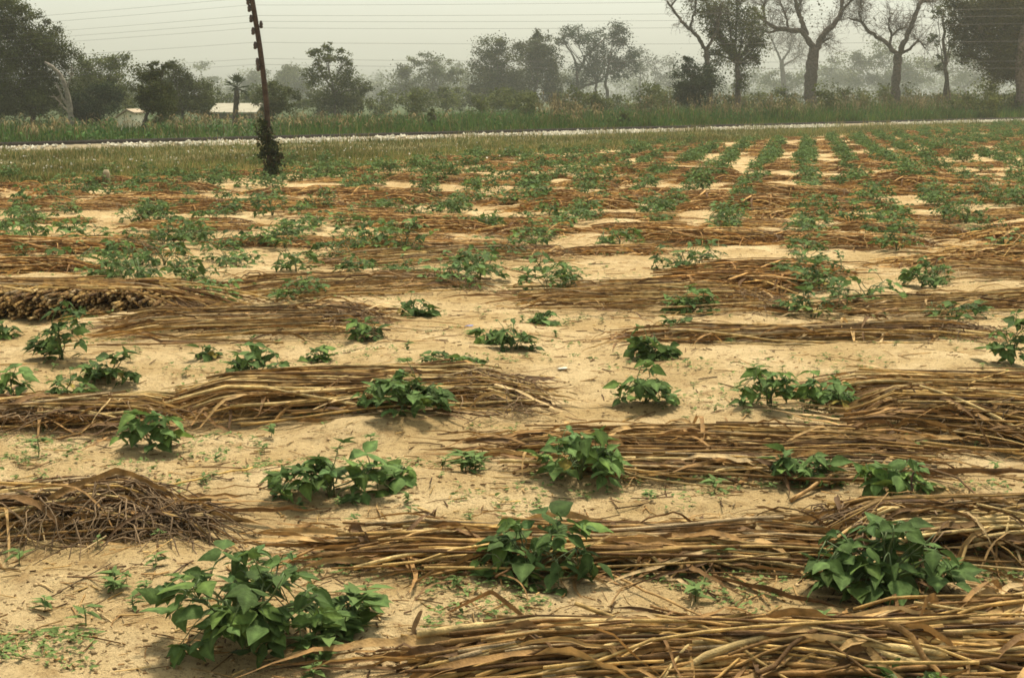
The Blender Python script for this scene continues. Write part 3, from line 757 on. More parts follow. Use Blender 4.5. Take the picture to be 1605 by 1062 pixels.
# ------------------------------------------------------------------ small weeds, litter and clods
def seedling_mesh(seed):
    q = np.random.RandomState(seed); mb = MB(); n = q.randint(6, 15); H = .04 + .05 * q.rand()
    mb.add(*tube(np.array([[0, 0, -.01], [.004, 0, H * .5], [0, .004, H]]), .0016, 4), (.13, .18, .07), 0)
    pos, dr, nm, sz, co = [], [], [], [], []
    for i in range(n):
        a = q.rand() * 6.28; z = H * (.25 + .75 * q.rand())
        pos.append([0, 0, z]); dr.append([math.cos(a), math.sin(a), .35 * q.randn() + .25]); nm.append([0, 0, 1]); sz.append(.03 + .028 * q.rand())
        co.append(np.array([.135, .200, .058]) * (.8 + .4 * q.rand()))
    tv = LC * np.array([.62, 1, 1]); instances(tv, LCq, np.array(pos, float), np.array(dr), np.array(nm, float), np.array(sz), mb, np.array(co), 0)
    return mb.mesh('weed_seedling', M_WEED)
SEED = [seedling_mesh(40 + i) for i in range(8)]
KEY = [(392, 1018, 'near the largest front bush'), (835, 903, 'near the bush before the leafy heap'), (1385, 925, 'near the wide front right bush'), (910, 748, 'around the tall bushy plant'),
       (525, 785, 'around the sprawling plant'), (236, 702, 'around the plant with a round shadow'), (632, 662, 'below the frayed bundle'), (1013, 640, 'around the lone compact plant'),
       (1250, 650, 'left of the tall right stack'), (1400, 770, 'by the dark upright stick'), (120, 590, 'around the left trio'), (405, 608, 'behind the frayed bundle'), (808, 552, 'on the sand beyond the frayed end'),
       (1085, 490, 'around the big dark plant'), (1445, 446, 'on the right sand by the round plant'), (300, 430, 'in the left sand clearing'), (90, 960, 'on the bare sand at lower left'), (1100, 960, 'on sand above the nearest heap'), (600, 900, 'on sand at lower centre')]
HANDW = [(70, 960), (135, 985), (210, 960), (180, 940), (740, 730), (745, 740), (730, 738), (755, 735), (1020, 775), (1170, 660), (1165, 655), (1090, 930), (690, 882), (1130, 885), (1210, 760), (1120, 760), (1290, 975), (470, 650), (425, 680), (60, 715), (30, 890), (245, 905), (180, 930), (490, 1020), (500, 1045), (480, 1035), (505, 1005), (515, 1030), (492, 1056), (525, 1012), (540, 1000), (560, 985), (735, 742), (750, 742), (760, 728), (725, 735), (575, 960), (560, 975), (1310, 600), (1405, 555), (640, 550), (440, 770), (1420, 690), (1145, 885), (1100, 880), (1530, 700), (1560, 730), (470, 800), (555, 825), (400, 455), (480, 445)]
pts = [(x, y) for x, y in HANDW]
while len(pts) < 285:
    y = 400 + 660 * rng.rand() ** 1.25; x = -30 + 1670 * rng.rand()
    g = gp(x, y)
    if vn(g[0] / .5, g[1] / .5, 13) < -.05: continue
    pts.append((x, y))
for k, (px, py) in enumerate(pts):
    g = gp(px, py); o = obj('weed_seedling', SEED[rng.randint(8)]); s = (.6 + .7 * rng.rand()) * (1.2 if k < len(HANDW) else .75)
    if k < len(HANDW) and (725 < px < 760 or (480 < px < 580 and py > 950)): s *= 1.35
    o.location = g; o.rotation_euler = (0, 0, rng.rand() * 6.28); o.scale = (s, s, s * .7)
    key = min(KEY, key=lambda q: math.hypot((q[0] - px), (q[1] - py) * 1.5))[2]
    tag(o, 'tiny pale green weed seedling ' + key, 'weed', 'weed seedlings sprouting on the sand')

mbw, mbl, mbc = MB(), MB(), MB()
def scatter(n, y0, y1, pw):
    out = []
    while len(out) < n:
        y = y0 + (y1 - y0) * rng.rand() ** pw; x = -60 + 1730 * rng.rand(); g = gp(x, y)
        if fdist(g[0], g[1]) < 0: out.append(g)
    return np.array(out)
# ground cover: two to four leaves each
pp = scatter(9000, 215, 1062, .9); pp = pp[vn(pp[:, 0] / .45, pp[:, 1] / .45, 14) > .09]
N = len(pp) * 3; P3 = np.repeat(pp, 3, 0); a = rng.rand(N) * 6.28
sz = (.010 + .02 * rng.rand(N)) * (1 + P3[:, 1] * .03)
instances(LC * np.array([.7, 1, 1]), LCq, P3 + np.array([0, 0, .012]) + rng.randn(N, 3) * np.array([.012, .012, .004]), np.stack([np.cos(a), np.sin(a), .5 * rng.rand(N)], -1),
          np.tile([0, 0, 1.0], (N, 1)) + rng.randn(N, 3) * .3, sz, mbw, np.array([.145, .205, .060])[None] * (.7 + .6 * rng.rand(N, 1)))
tag(mbw.build('weed_cover', M_WEED), 'sparse carpet of tiny green weeds over the sand', 'weeds', kind='stuff')
# straw litter
pp = scatter(9500, 200, 1062, .95); 
for g in pp:
    if g[1] < 10 and rng.rand() < .5: continue
    l = (.008 + .07 * rng.rand() ** 3) * (1 + g[1] * .05); a = rng.randn() * (1.6 if g[1] < 10 else .8); u = np.array([math.cos(a), math.sin(a), rng.randn() * .08]) * l
    mid = g + np.array([0, 0, .006]); V, F = tube(np.stack([mid - u, mid + rng.randn(3) * .08 * l * np.array([1, 1, .15]), mid + u]), (.0012 + .0022 * rng.rand()) * (1 + g[1] * .035), 3, False)
    mbl.add(V, F, (STRAW if rng.rand() < .4 else HUSK)[rng.randint(5)] * (.6 + .6 * rng.rand()))
tag(mbl.build('straw_litter', M_HUSK), 'bits of broken straw littering the sand', 'litter', kind='stuff')
# clods of soil
ico = np.array([[1, 0, 0], [-1, 0, 0], [0, 1, 0], [0, -1, 0], [0, 0, 1], [0, 0, -1.0]])
icf = np.array([[0, 2, 4], [2, 1, 4], [1, 3, 4], [3, 0, 4], [2, 0, 5], [1, 2, 5], [3, 1, 5], [0, 3, 5]])
pp = scatter(11000, 380, 1062, .8); N = len(pp)
V = ico[None] * (1 + .45 * rng.randn(N, 6, 1) * .6) * (.0025 + .010 * rng.rand(N, 1, 1) ** 3) * np.array([1, 1, .7]) + pp[:, None]
cc = np.where(rng.rand(N, 1) < .35, np.array([[.16, .10, .045]]), np.array([[.42, .30, .15]])) * (.7 + .5 * rng.rand(N, 1))
mbc.add(V.reshape(-1, 3), (icf[None] + (np.arange(N) * 6)[:, None, None]).reshape(-1, 3), np.repeat(cc, 6, 0))
tag(mbc.build('soil_clods', M_ROOT), 'small crumbs and clods of sandy soil', 'clods', kind='stuff')

# ------------------------------------------------------------------ railway
def along(t, off, z): return np.array([RA[0] + RD[0] * t + RN[0] * off, RA[1] + RD[1] * t + RN[1] * off, z])
def extrude(prof, t0, t1, col, step=6.0):
    """closed profile [(off,z)] swept along the railway line"""
    ts = np.arange(t0, t1 + .1, step); k = len(prof)
    V = np.array([[along(t, o, z) for o, z in prof] for t in ts]).reshape(-1, 3); n = len(ts)
    i = np.arange(n - 1)[:, None] * k; j = np.arange(k)[None]; j2 = (j + 1) % k
    mb = MB(); mb.add(V, np.stack([i + j, i + j2, i + k + j2, i + k + j], -1).reshape(-1, 4), col); return mb
bed = extrude([(-.2, -.1), (.6, .14), (3.4, .14), (4.3, -.1)], -80, 330, (.26, .21, .12), 3)
bo = bed.build('railway_embankment', M_STONE, smooth=False); tag(bo, kind='structure')
N = 16000
t = -60 + 250 * rng.rand(N) ** 1.1; off = rng.rand(N) * .95 - .40 + rng.randn(N) * .1
keep = vn(t / 6, 0 * t, 21) + .5 * vn(t / 1.5, off * 0, 22) + .3 * vn(t / .5, off * 3, 23) + .35 * np.clip(off, -.2, .6) > -.16; t, off = t[keep], off[keep]; N = len(t)
z = np.interp(off, [-.2, .6], [.0, .14])
C = np.stack([RA[0] + RD[0] * t + RN[0] * off, RA[1] + RD[1] * t + RN[1] * off, z + .02], -1)
V = ico[None] * (1 + .3 * rng.randn(N, 6, 1)) * (.026 + .045 * rng.rand(N, 1, 1) ** 1.5) + C[:, None]
stn = MB(); stn.add(V.reshape(-1, 3), (icf[None] + (np.arange(N) * 6)[:, None, None]).reshape(-1, 3), np.repeat(np.array([[.74, .68, .52]]) * (.72 + .36 * rng.rand(N, 1)), 6, 0))
tag(stn.build('ballast_gravel', M_STONE, smooth=False), 'strip of bright white ballast stones under the railway rail', 'ballast', kind='stuff')
tr = empty('railway_track', along(60, 1.55, .14)); tag(tr, 'dark steel railway track running along the white ballast behind the field', 'railway track')
T0 = along(60, 1.55, .14)
for o_ in (1.05, 2.05):
    mb = extrude([(o_ + a_, z_ - .262) for a_, z_ in ((-.07, .345), (-.07, .36), (-.012, .375), (-.012, .46), (-.036, .465), (-.036, .50), (.036, .50), (.036, .465), (.012, .46), (.012, .375), (.07, .36), (.07, .345))], -80, 330, (.060, .045, .036))
    mb.V = [v - T0 for v in mb.V]; mb.build('rail', M_STEEL, tr, smooth=False)
mb = MB()
box = np.array([[x, y, z] for x in (-.11, .11) for y in (-.95, .95) for z in (0, .06)]); bf = np.array([[0, 1, 3, 2], [4, 6, 7, 5], [0, 4, 5, 1], [2, 3, 7, 6], [0, 2, 6, 4], [1, 5, 7, 3]])
for t in np.arange(-60, 230, .7):
    c = along(t, 1.55, .085) - T0; v = c + box[:, :1] * np.array([RD[0], RD[1], 0]) + box[:, 1:2] * np.array([RN[0], RN[1], 0]) + box[:, 2:] * np.array([0, 0, 1])
    mb.add(v, bf, (.07, .055, .042))
mb.build('sleepers', M_WOOD, tr, smooth=False)['kind'] = 'stuff'
# white stones and flowers sprinkled on the verge
N = 260; x = rng.rand(N) * 900 - 20; y = 240 + rng.rand(N) * 40 - x * .03; C = np.array([gp(a, b) for a, b in zip(x, y)]); C[:, 2] += .10
V = ico[None] * (1 + .3 * rng.randn(N, 6, 1)) * (.010 + .018 * rng.rand(N, 1, 1)) + C[:, None]
mb = MB(); mb.add(V.reshape(-1, 3), (icf[None] + (np.arange(N) * 6)[:, None, None]).reshape(-1, 3), (.75, .7, .58))
tag(mb.build('verge_flowers', M_STONE, smooth=False), 'tiny white flower heads dotted over the short verge grass', 'flowers', kind='stuff')

# ------------------------------------------------------------------ grass
def blades(P, H, W, lean, cols, mb):
    """two-segment grass blades; P (n,3) roots"""
    n = len(P); a = rng.rand(n) * 6.28; s = np.stack([np.cos(a), np.sin(a), 0 * a], -1); b = rng.rand(n) * 6.28
    l = np.stack([np.cos(b), np.sin(b), 0 * b], -1) * (lean * H)[:, None]
    up = np.array([0, 0, 1.0]) * H[:, None]; w = s * W[:, None] / 2
    p1 = P + up * .55 + l * .3; p2 = P + up * (1 - .25 * lean[:, None]) + l
    V = np.stack([P - w, P + w, p1 + w * .8, p1 - w * .8, p2 + w * .12, p2 - w * .12], 1).reshape(-1, 3)
    f = np.array([[0, 1, 2, 3], [3, 2, 4, 5]]); F = (f[None] + (np.arange(n) * 6)[:, None, None]).reshape(-1, 4)
    mb.add(V, F, np.repeat(cols, 6, 0))
def gcol(n, pal, p, x, y, sc):
    c = np.array(pal)[rng.choice(len(pal), n, p=p)]; return c * (.7 + .6 * rng.rand(n, 1)) * (1 + .7 * vn(x / sc, y / sc, 15))[:, None]
# short grass on the verge between field and railway
N = 90000; mb = MB()
px = -130 + 1870 * rng.rand(N); f0 = rng.rand(N)
ytop = 236 - px * .0299; ybot = 296 - px * .0625
py = np.maximum(ytop + .5, ytop + (ybot - ytop) * f0)
r_ = np.stack([(px - CXP) / FPX, SF - (py - CYP) / FPX * SU, -SU - (py - CYP) / FPX * SF], -1); t_ = -EYE / r_[:, 2]; X, Y = r_[:, 0] * t_, r_[:, 1] * t_
k = (fdist(X, Y) > -1.2 + 5 * vn(X / 3, Y / 3, 9)) & (rdist(X, Y) < -.1); X, Y = X[k], Y[k]; n = len(X)
H = (.05 + .16 * rng.rand(n)) * (1 + .9 * vn(X / 2, Y / 2, 16)); H *= 1 + 1.5 * (rdist(X, Y) > -1.6) * (vn(X / 1.5, Y / 1.5, 24) > .05)

blades(np.stack([X, Y, 0 * X - .01], -1), H, .012 + .014 * rng.rand(n), rng.rand(n) * .7, gcol(n, [(.13, .150, .042), (.23, .20, .070), (.34, .25, .10), (.095, .13, .036)], [.35, .3, .15, .2], X, Y, 3.0), mb)
tag(mb.build('verge_grass', M_GRASS), 'short brownish green grass on the verge before the railway', 'grass', kind='stuff')
# tall grass and weeds beyond the railway
mb = MB(); N = 150000
t = -70 + 330 * rng.rand(N) ** 1.15; off = 4.4 + 55 * rng.rand(N) ** 2.6
X = RA[0] + RD[0] * t + RN[0] * off; Y = RA[1] + RD[1] * t + RN[1] * off
pxx = CXP + FPX * X / Y; k = (pxx > -150) & (pxx < 1760) & (Y > 25); X, Y, off, pxx = X[k], Y[k], off[k], pxx[k]; n = len(X)
Hm = np.interp(pxx, [0, 250, 330, 415, 460, 800, 1100, 1300, 1605], [.62, .60, .42, .42, .78, .95, 1.25, 1.5, 1.8]) * (np.interp(off, [4.5, 9, 16, 28, 60], [.45, .8, 1.0, .6, .3]) + np.interp(pxx, [500, 1200], [0, 1]) * np.interp(off, [16, 28, 60], [0, .4, .7]))
H = Hm * (.4 + .7 * rng.rand(n) ** 1.5) * (1 + 1.0 * vn(X / 2.2, Y / 2.2, 17) + .4 * vn(X / .7, Y / .7, 25))
blades(np.stack([X, Y, 0 * X - .02], -1), H, (.018 + .03 * rng.rand(n)) * (1 + off * .02), rng.rand(n) * .55, gcol(n, [(.066, .122, .024), (.090, .142, .028), (.140, .135, .040), (.22, .165, .065), (.046, .095, .020)], [.34, .28, .14, .05, .19], X, Y, 2.5), mb)
tag(mb.build('tall_grass', M_GRASS), 'belt of tall green and tan grass beyond the railway', 'grass', kind='stuff')
# broad-leaved weeds in the belt
mb = MB(); N = 26000
t = -70 + 330 * rng.rand(N) ** 1.1; off = 6 + 40 * rng.rand(N) ** 2; X = RA[0] + RD[0] * t + RN[0] * off; Y = RA[1] + RD[1] * t + RN[1] * off
pxx = CXP + FPX * X / Y; k = (pxx > -150) & (pxx < 1760) & (vn(X / 4, Y / 4, 18) > .02) & (Y > 25); X, Y, off, pxx = X[k], Y[k], off[k], pxx[k]; n = len(X)
Z = np.interp(pxx, [0, 450, 800, 1100, 1605], [.6, .7, .85, 1.0, 1.3]) * rng.rand(n) ** .7 * np.interp(off, [5, 12, 60], [.5, .9, 1.0]) * (1 + .6 * vn(X / 2.5, Y / 2.5, 20))
LT = np.array([[0, 0, 0], [.38, .45, .06], [0, 1, -.05], [-.38, .45, .06]]); LTq = np.array([[0, 1, 2, 3]])
instances(LT, LTq, np.stack([X, Y, Z], -1), rng.randn(n, 3), rng.randn(n, 3) * .6 + np.array([0, 0, .8]), (.10 + .10 * rng.rand(n)) * (1 + Y * .002), mb, gcol(n, [(.055, .115, .030), (.08, .14, .036)], [.6, .4], X, Y, 3))
tag(mb.build('broadleaf_weeds', M_TREE), 'green broad-leaved weeds thick among the tall grass', 'weeds', kind='stuff')
# standing dry millet stalks in the belt
mb = MB()
for cx_, sp, n_, hh in ((870, 16, 46, 2.1), (900, 30, 30, 1.5), (1020, 40, 30, 2.0), (500, 60, 80, 1.1), (290, 60, 60, 1.05), (60, 60, 60, .95), (1350, 110, 170, 2.3), (1540, 70, 110, 2.4), (1160, 60, 60, 2.1), (1440, 60, 90, 2.4), (700, 80, 30, 1.0), (1250, 60, 60, 2.0)):
    for k in range(n_):
        px = cx_ + sp * rng.randn(); tt = np.interp(px, [0, 1605], [0, np.linalg.norm(RB - RA)]); 
        lo, hi = -60.0, 320.0
        off = 8 + 14 * rng.rand()
        for _ in range(30):
            mid = (lo + hi) / 2; p = along(mid, off, 0); 
            if CXP + FPX * p[0] / p[1] < px or p[1] < 5: lo = mid
            else: hi = mid
        p = along(lo, off, 0); h_ = hh * (.6 + .5 * rng.rand()); ln = rng.randn(2) * .14 * h_
        c = np.array([[.21, .155, .065], [.16, .12, .05], [.26, .20, .09]])[rng.randint(3)]
        P = np.array([p, p + np.array([ln[0] * .3, ln[1] * .3, h_ * .55]), p + np.array([ln[0], ln[1], h_])])
        mb.add(*tube(P, np.array([.016, .013, .009]), 3, False), c)
        for q_ in range(3):
            b0 = p + (P[2] - p) * (.4 + .5 * rng.rand()); a = rng.rand() * 6.28; l = .25 + .35 * rng.rand(); d = np.array([math.cos(a), math.sin(a), 0]) * l
            mb.add(*ribbon(np.stack([b0, b0 + d * .5 + [0, 0, .12], b0 + d + [0, 0, -.12]]), np.array([.015, .02, .005]), np.tile(norm(np.cross(d, [0, 0, 1.0])), (3, 1)), .2), c * .9)
tag(mb.build('dry_millet', M_GRASS), 'standing dry tan millet stalks sticking up out of the grass belt', 'dry stalks', kind='stuff')

# ------------------------------------------------------------------ trees
def crown(lobes, d, q, mb, leafpx=1.75, cover=4.2, cols=((.040, .060, .024), (.055, .075, .030)), depth=.85, clump=.30, thin=1.0):
    """leaf clumps filling ellipsoid lobes given as photo pixels (px,py,rx,ry) at distance d; returns the clump centres"""
    k = d / FPX; cl = []
    for (px, py, rx, ry) in lobes:
        rx_, ry_ = 1.1 * rx * k, 1.1 * ry * k; rd = (rx_ + ry_) / 2 * depth
        c = at(px, py, d) + np.array([0, q.randn() * rd * .35, 0])
        ncl = int(np.clip(5 + rx * ry / 42, 6, 60))
        u = norm(q.randn(ncl, 3)) * (q.rand(ncl, 1) ** .42)
        ctr = c + u * np.array([rx_, rd, ry_]) * .93
        s = leafpx * k * 1.57; area = math.pi * rx * ry; n = int(cover * thin * area * .41 / (leafpx ** 2 * .42))
        w = .35 + q.rand(ncl); w /= w.sum(); i = q.choice(ncl, n, p=w)
        rc = clump * (rx_ + ry_) / 2 * (.6 + .8 * q.rand(ncl))
        off = q.randn(n, 3) * .62; P = ctr[i] + off * rc[i][:, None] * np.array([1.1, 1.1, .75])
        base = np.array(cols)[q.randint(len(cols), size=ncl)] * (.72 + .6 * q.rand(ncl, 1))
        instances(LT, LTq, P, q.randn(n, 3) * np.array([1, 1, .7]), q.randn(n, 3) * .8 + np.array([0, 0, .7]) + off * .5, s * (.6 + .8 * q.rand(n)), mb, base[i] * (.8 + .4 * q.rand(n, 1)))
        cl.append(ctr)
    return cl
def limb(mb, P, r0, r1, q, k=6, col=(.13, .105, .075), n=9, wob=.11):
    P = np.asarray(P, float)
    t = np.linspace(0, len(P) - 1, n); i = np.clip(t.astype(int), 0, len(P) - 2); f = (t - i)[:, None]
    X = P[i] * (1 - f) + P[i + 1] * f
    if len(P) > 2:
        for _ in range(2): X[1:-1] = (X[:-2] + 2 * X[1:-1] + X[2:]) / 4
    L = np.linalg.norm(P[-1] - P[0]); X[1:-1] += q.randn(n - 2, 3) * wob * L / n
    mb.add(*tube(X, np.linspace(r0, r1, n) * (1 + .08 * q.randn(n)).clip(.8, 1.25), k), col); return X
def twigs(mb, X, q, n, l, r, col, gen=2, up=.35):
    """fine twigs off a limb"""
    for _ in range(n):
        i = q.randint(1, len(X)); p = X[i]; d = norm(q.randn(3) + np.array([0, 0, up]) + norm(X[i] - X[i - 1]) * .8); ll = l * (.5 + .8 * q.rand())
        m = 5; t = np.linspace(0, 1, m)[:, None]; Y = p + d * ll * t + np.cumsum(q.randn(m, 3), 0) * ll * .05; Y[0] = p
        mb.add(*tube(Y, np.linspace(r, r * .5, m), 3, False), col)
        if gen > 0: twigs(mb, Y, q, 4, l * .55, r * .6, col, gen - 1, up * .6)

def ground_at(px, d): return np.array([(px - CXP) / FPX * d, d, -.05])
def tree(name, label, cat, d, base, lobes, group='trees beyond the railway', trunk_r=None, fork=None, seed=0, bark=(.12, .10, .075), extra=None, nbr=3, **kw):
    """a leafy tree: base = trunk foot px; fork = pixel where the limbs part; a limb runs to every lobe"""
    q = np.random.RandomState(seed + 1000); b = ground_at(base, d); o = empty(name, b); tag(o, label, cat, group)
    mbc, mbt = MB(), MB(); cl = crown(lobes, d, q, mbc, **kw)
    lc = [c.mean(0) for c in cl]; top = np.mean(lc, 0)
    f = at(fork[0], fork[1], d) if fork else b * .55 + top * .45
    r = trunk_r or .02 * np.linalg.norm(top - b) + .05
    limb(mbt, [b, (b + f) / 2 + q.randn(3) * .1, f], r * 1.15, r * .72, q, 8, bark)
    for c, cc in zip(lc, cl):
        X = limb(mbt, [f, (f + c) / 2 + q.randn(3) * .25, c], r * .55, r * .14, q, 6, bark)
        for e in cc[q.permutation(len(cc))[:nbr + 2]]: limb(mbt, [X[q.randint(4, 8)], e], r * .18, r * .05, q, 4, bark, 5, .12)
    if extra: extra(mbt, q, d, r)
    for m_ in (mbc, mbt): m_.V = [v - b for v in m_.V]
    mbt.build('trunk', M_BARK, o); mbc.build('crown', M_TREE, o); return o

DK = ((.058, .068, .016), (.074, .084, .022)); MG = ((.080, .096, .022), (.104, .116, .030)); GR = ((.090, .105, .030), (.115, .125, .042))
tree('shade_tree', 'biggest dark tree at the left edge behind a pale crooked trunk', 'tree', 96, 60, [(15, 18, 38, 34), (5, 70, 50, 45), (-30, 30, 40, 50), (50, 95, 45, 40), (88, 78, 30, 40), (35, 140, 60, 40), (75, 150, 45, 35), (-20, 150, 50, 45), (60, 48, 24, 28)], seed=1, fork=(50, 150), cols=DK, cover=4.89)
tree('leafy_tree', 'mid green tree with an uneven top right of the pale trunk', 'tree', 118, 160, [(150, 115, 34, 28), (180, 100, 24, 16), (140, 150, 30, 35), (175, 140, 30, 30), (128, 98, 12, 10)], seed=2, cols=MG, fork=(158, 160))
tree('dark_bush', 'round nearly black bush left of the small gable wall', 'bush', 92, 152, [(150, 165, 36, 30), (165, 150, 24, 22), (135, 175, 26, 24)], seed=3, cols=((.026, .040, .016), (.034, .048, .02)), cover=5.09)
tree('leafy_tree', 'dark tree with two knobs on top above the gable wall', 'tree', 74, 228, [(225, 125, 28, 26), (245, 110, 14, 14), (244, 158, 22, 34), (252, 160, 28, 30), (258, 108, 9, 10)], seed=4, cols=DK, cover=4.31)
tree('leafy_tree', 'dark sloping tree leading down to the long cream building', 'tree', 108, 295, [(278, 120, 24, 24), (300, 140, 26, 28), (270, 155, 30, 32), (318, 170, 26, 22), (270, 104, 8, 8)], seed=5, cols=DK, cover=4.31)
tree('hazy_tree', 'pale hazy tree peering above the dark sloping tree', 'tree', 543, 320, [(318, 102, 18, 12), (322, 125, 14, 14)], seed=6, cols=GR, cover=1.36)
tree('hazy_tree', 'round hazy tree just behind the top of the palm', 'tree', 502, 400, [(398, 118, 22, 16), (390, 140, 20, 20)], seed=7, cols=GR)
tree('hazy_tree', 'broad hazy tree behind the bush at the pole', 'tree', 418, 465, [(455, 116, 26, 14), (470, 135, 34, 26), (440, 135, 26, 22)], seed=8, cols=MG)
tree('dark_bush', 'spiky dark bush leaning at the right of the pole', 'bush', 98, 430, [(428, 158, 24, 28), (448, 160, 24, 22), (418, 178, 22, 16), (430, 138, 12, 10)], seed=9, cols=DK, cover=3.32)
tree('leafy_tree', 'upright dark tree with lobed outline in left middle, alone against sky', 'tree', 140, 528, [(515, 86, 17, 15), (490, 92, 13, 12), (538, 92, 14, 14), (500, 118, 24, 18), (545, 120, 26, 18), (525, 145, 46, 22), (565, 140, 16, 12), (520, 165, 36, 18), (514, 72, 9, 8)], seed=10, cols=MG, cover=3.32, fork=(526, 150))
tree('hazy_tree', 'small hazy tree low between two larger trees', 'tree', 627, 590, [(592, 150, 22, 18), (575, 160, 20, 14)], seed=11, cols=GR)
tree('leafy_tree', 'grey green wide tree with a bumpy flat top left of centre', 'tree', 340, 668, [(630, 108, 22, 16), (658, 95, 18, 13), (690, 108, 24, 18), (640, 135, 34, 28), (690, 140, 34, 28), (715, 118, 16, 14), (665, 155, 50, 20)], seed=12, cols=MG, cover=3.32)
tree('hazy_tree', 'wispy hazy tree behind the wide bumpy tree, right side', 'tree', 606, 722, [(722, 105, 18, 9), (725, 125, 14, 14)], seed=13, cols=GR, cover=1.17)
tree('leafy_tree', 'massive rounded grey green tree at the centre, left crown', 'tree', 240, 780, [(772, 85, 28, 24), (785, 72, 14, 12), (760, 125, 28, 35), (795, 120, 34, 40), (775, 155, 40, 22), (748, 150, 16, 20)], seed=14, cols=((.066, .074, .024), (.084, .090, .032)), cover=4.31)
tree('leafy_tree', 'massive rounded grey green tree at the centre, taller right crown', 'tree', 245, 835, [(842, 72, 22, 20), (830, 90, 32, 28), (855, 100, 24, 28), (835, 135, 40, 34), (868, 140, 20, 28), (845, 56, 9, 9)], seed=15, cols=((.066, .074, .024), (.084, .090, .032)), cover=4.31)
def umb(mb, q, d, r):
    k = d / FPX
    for pts_ in (((908, 165), (905, 120), (900, 90), (885, 65)), ((905, 115), (925, 80), (950, 60)), ((952, 160), (950, 120), (958, 80)), ((905, 140), (925, 132), (945, 128))):
        X = limb(mb, [at(a, b, d - 1) for a, b in pts_], 2.6 * k, 0.9 * k, q, 7, (.105, .085, .06), 10); twigs(mb, X, q, 10, 1.6, .035, (.13, .11, .085), 1)
tree('flat_topped_tree', 'flat topped feathery acacia tree right of centre, trunk showing', 'tree', 270, 930, [(895, 50, 20, 9), (885, 62, 14, 8), (925, 58, 26, 14), (958, 48, 24, 13), (970, 68, 24, 14), (940, 85, 32, 16), (975, 105, 26, 22), (930, 110, 30, 20), (985, 90, 16, 14), (900, 128, 16, 16)], seed=16, cols=((.055, .070, .036), (.068, .082, .042)), cover=3.24, trunk_r=.28, clump=.4, extra=umb, fork=(935, 130))
for i, (bx, lb, lab) in enumerate([(1000, [(1000, 85, 14, 12), (1005, 105, 16, 18)], 'thin hazy tree just right of the flat topped acacia'), (1022, [(1025, 92, 16, 10), (1030, 115, 16, 20)], 'thin hazy tree second right of the flat topped acacia'), (1048, [(1048, 98, 14, 12), (1045, 125, 14, 16)], 'thin hazy tree touching the dark bush in the right middle')]):
    tree('hazy_tree', lab, 'tree', 470 + 20 * i, bx, lb, seed=17 + i, cols=((.095, .095, .06), (.08, .085, .05)), cover=1.4, clump=.5, trunk_r=.4)
tree('dark_bush', 'dense dark round bush in front of the tall leaning tree', 'bush', 118, 1090, [(1090, 120, 34, 26), (1075, 140, 24, 22), (1105, 135, 26, 28), (1085, 158, 22, 14), (1080, 100, 14, 10)], seed=21, cols=((.032, .046, .018), (.042, .056, .022)), cover=4.50)
tree('leafy_tree', 'tall leafy tree between the round bush and the slim hazy bare tree', 'tree', 135, 1150, [(1105, 15, 26, 22), (1140, 20, 30, 26), (1165, 45, 26, 26), (1150, 75, 28, 22), (1175, 75, 18, 18), (1120, 50, 18, 18), (1165, 100, 26, 22), (1150, -15, 30, 20), (1125, 32, 30, 26), (1188, 62, 18, 20), (1130, 85, 22, 22), (1180, 30, 22, 20), (1095, -10, 22, 14), (1160, 128, 14, 14), (1185, 90, 12, 10)], seed=22, cols=((.075, .086, .022), (.098, .106, .032)), cover=2.5, clump=.40, fork=(1155, 100), bark=(.10, .082, .06), trunk_r=.3)

def bare_tree(label, d, limbs, seed, col, ntw=14, tl=1.7, sparse=None, name='bare_tree'):
    q = np.random.RandomState(seed + 500); k = d / FPX; b = ground_at(limbs[0][0][0][0], d); o = empty(name, b); tag(o, label, 'tree', 'trees beyond the railway')
    mt, mc = MB(), MB()
    for n_, (pts_, w0, w1) in enumerate(limbs):
        off = 0; P = []
        for m_, (px, py) in enumerate(pts_):
            if n_ and m_: off += q.randn() * 9 * k
            P.append(at(px, py, d + off))
        if n_ == 0: P[0] = b
        X = limb(mt, P, w0 * k / 2, w1 * k / 2, q, 9, col, 18, .16 if n_ else .05)
        if n_: twigs(mc, X[5:], q, int(ntw * 2.4), tl * d / 155, .030 * d / 155, np.array(col) * 1.05, 2)
    for m_ in (mt, mc): m_.V = [v - b for v in m_.V]
    mt.build('trunk', M_BARK, o); mc.build('twigs', M_BARK, o)
    if sparse:
        ml = MB(); crown(sparse, d, q, ml, cover=.10, clump=.6, cols=((.12, .11, .075), (.10, .10, .06)), leafpx=2.0); ml.V = [v - b for v in ml.V]; ml.build('crown', M_TREE, o)
    return o
bare_tree('nearest bare tree with a thick forked trunk and grey twigs, right of middle', 160, [
 (((1268, 178), (1269, 150), (1272, 110), (1276, 76)), 21, 17),
 (((1275, 80), (1266, 58), (1250, 48), (1222, 46), (1200, 36), (1180, 12)), 11, 3.5),
 (((1222, 46), (1205, 52), (1190, 44)), 5, 2), (((1264, 56), (1256, 30), (1248, 10), (1240, -25)), 9, 4),
 (((1278, 78), (1292, 52), (1310, 36), (1322, 12), (1318, -20)), 11, 5), (((1318, 18), (1332, 4), (1345, -10)), 5, 2.5),
 (((1276, 74), (1290, 66), (1300, 60)), 6, 2), (((1250, 12), (1262, -10)), 5, 3), (((1200, 36), (1196, 12), (1205, -15)), 4, 2), (((1236, 47), (1232, 25), (1222, 2)), 4.5, 2)],
 1, (.135, .105, .08), ntw=12, sparse=[(1215, 20, 40, 26), (1290, 20, 40, 28), (1240, 5, 40, 24), (1320, 10, 30, 24)])
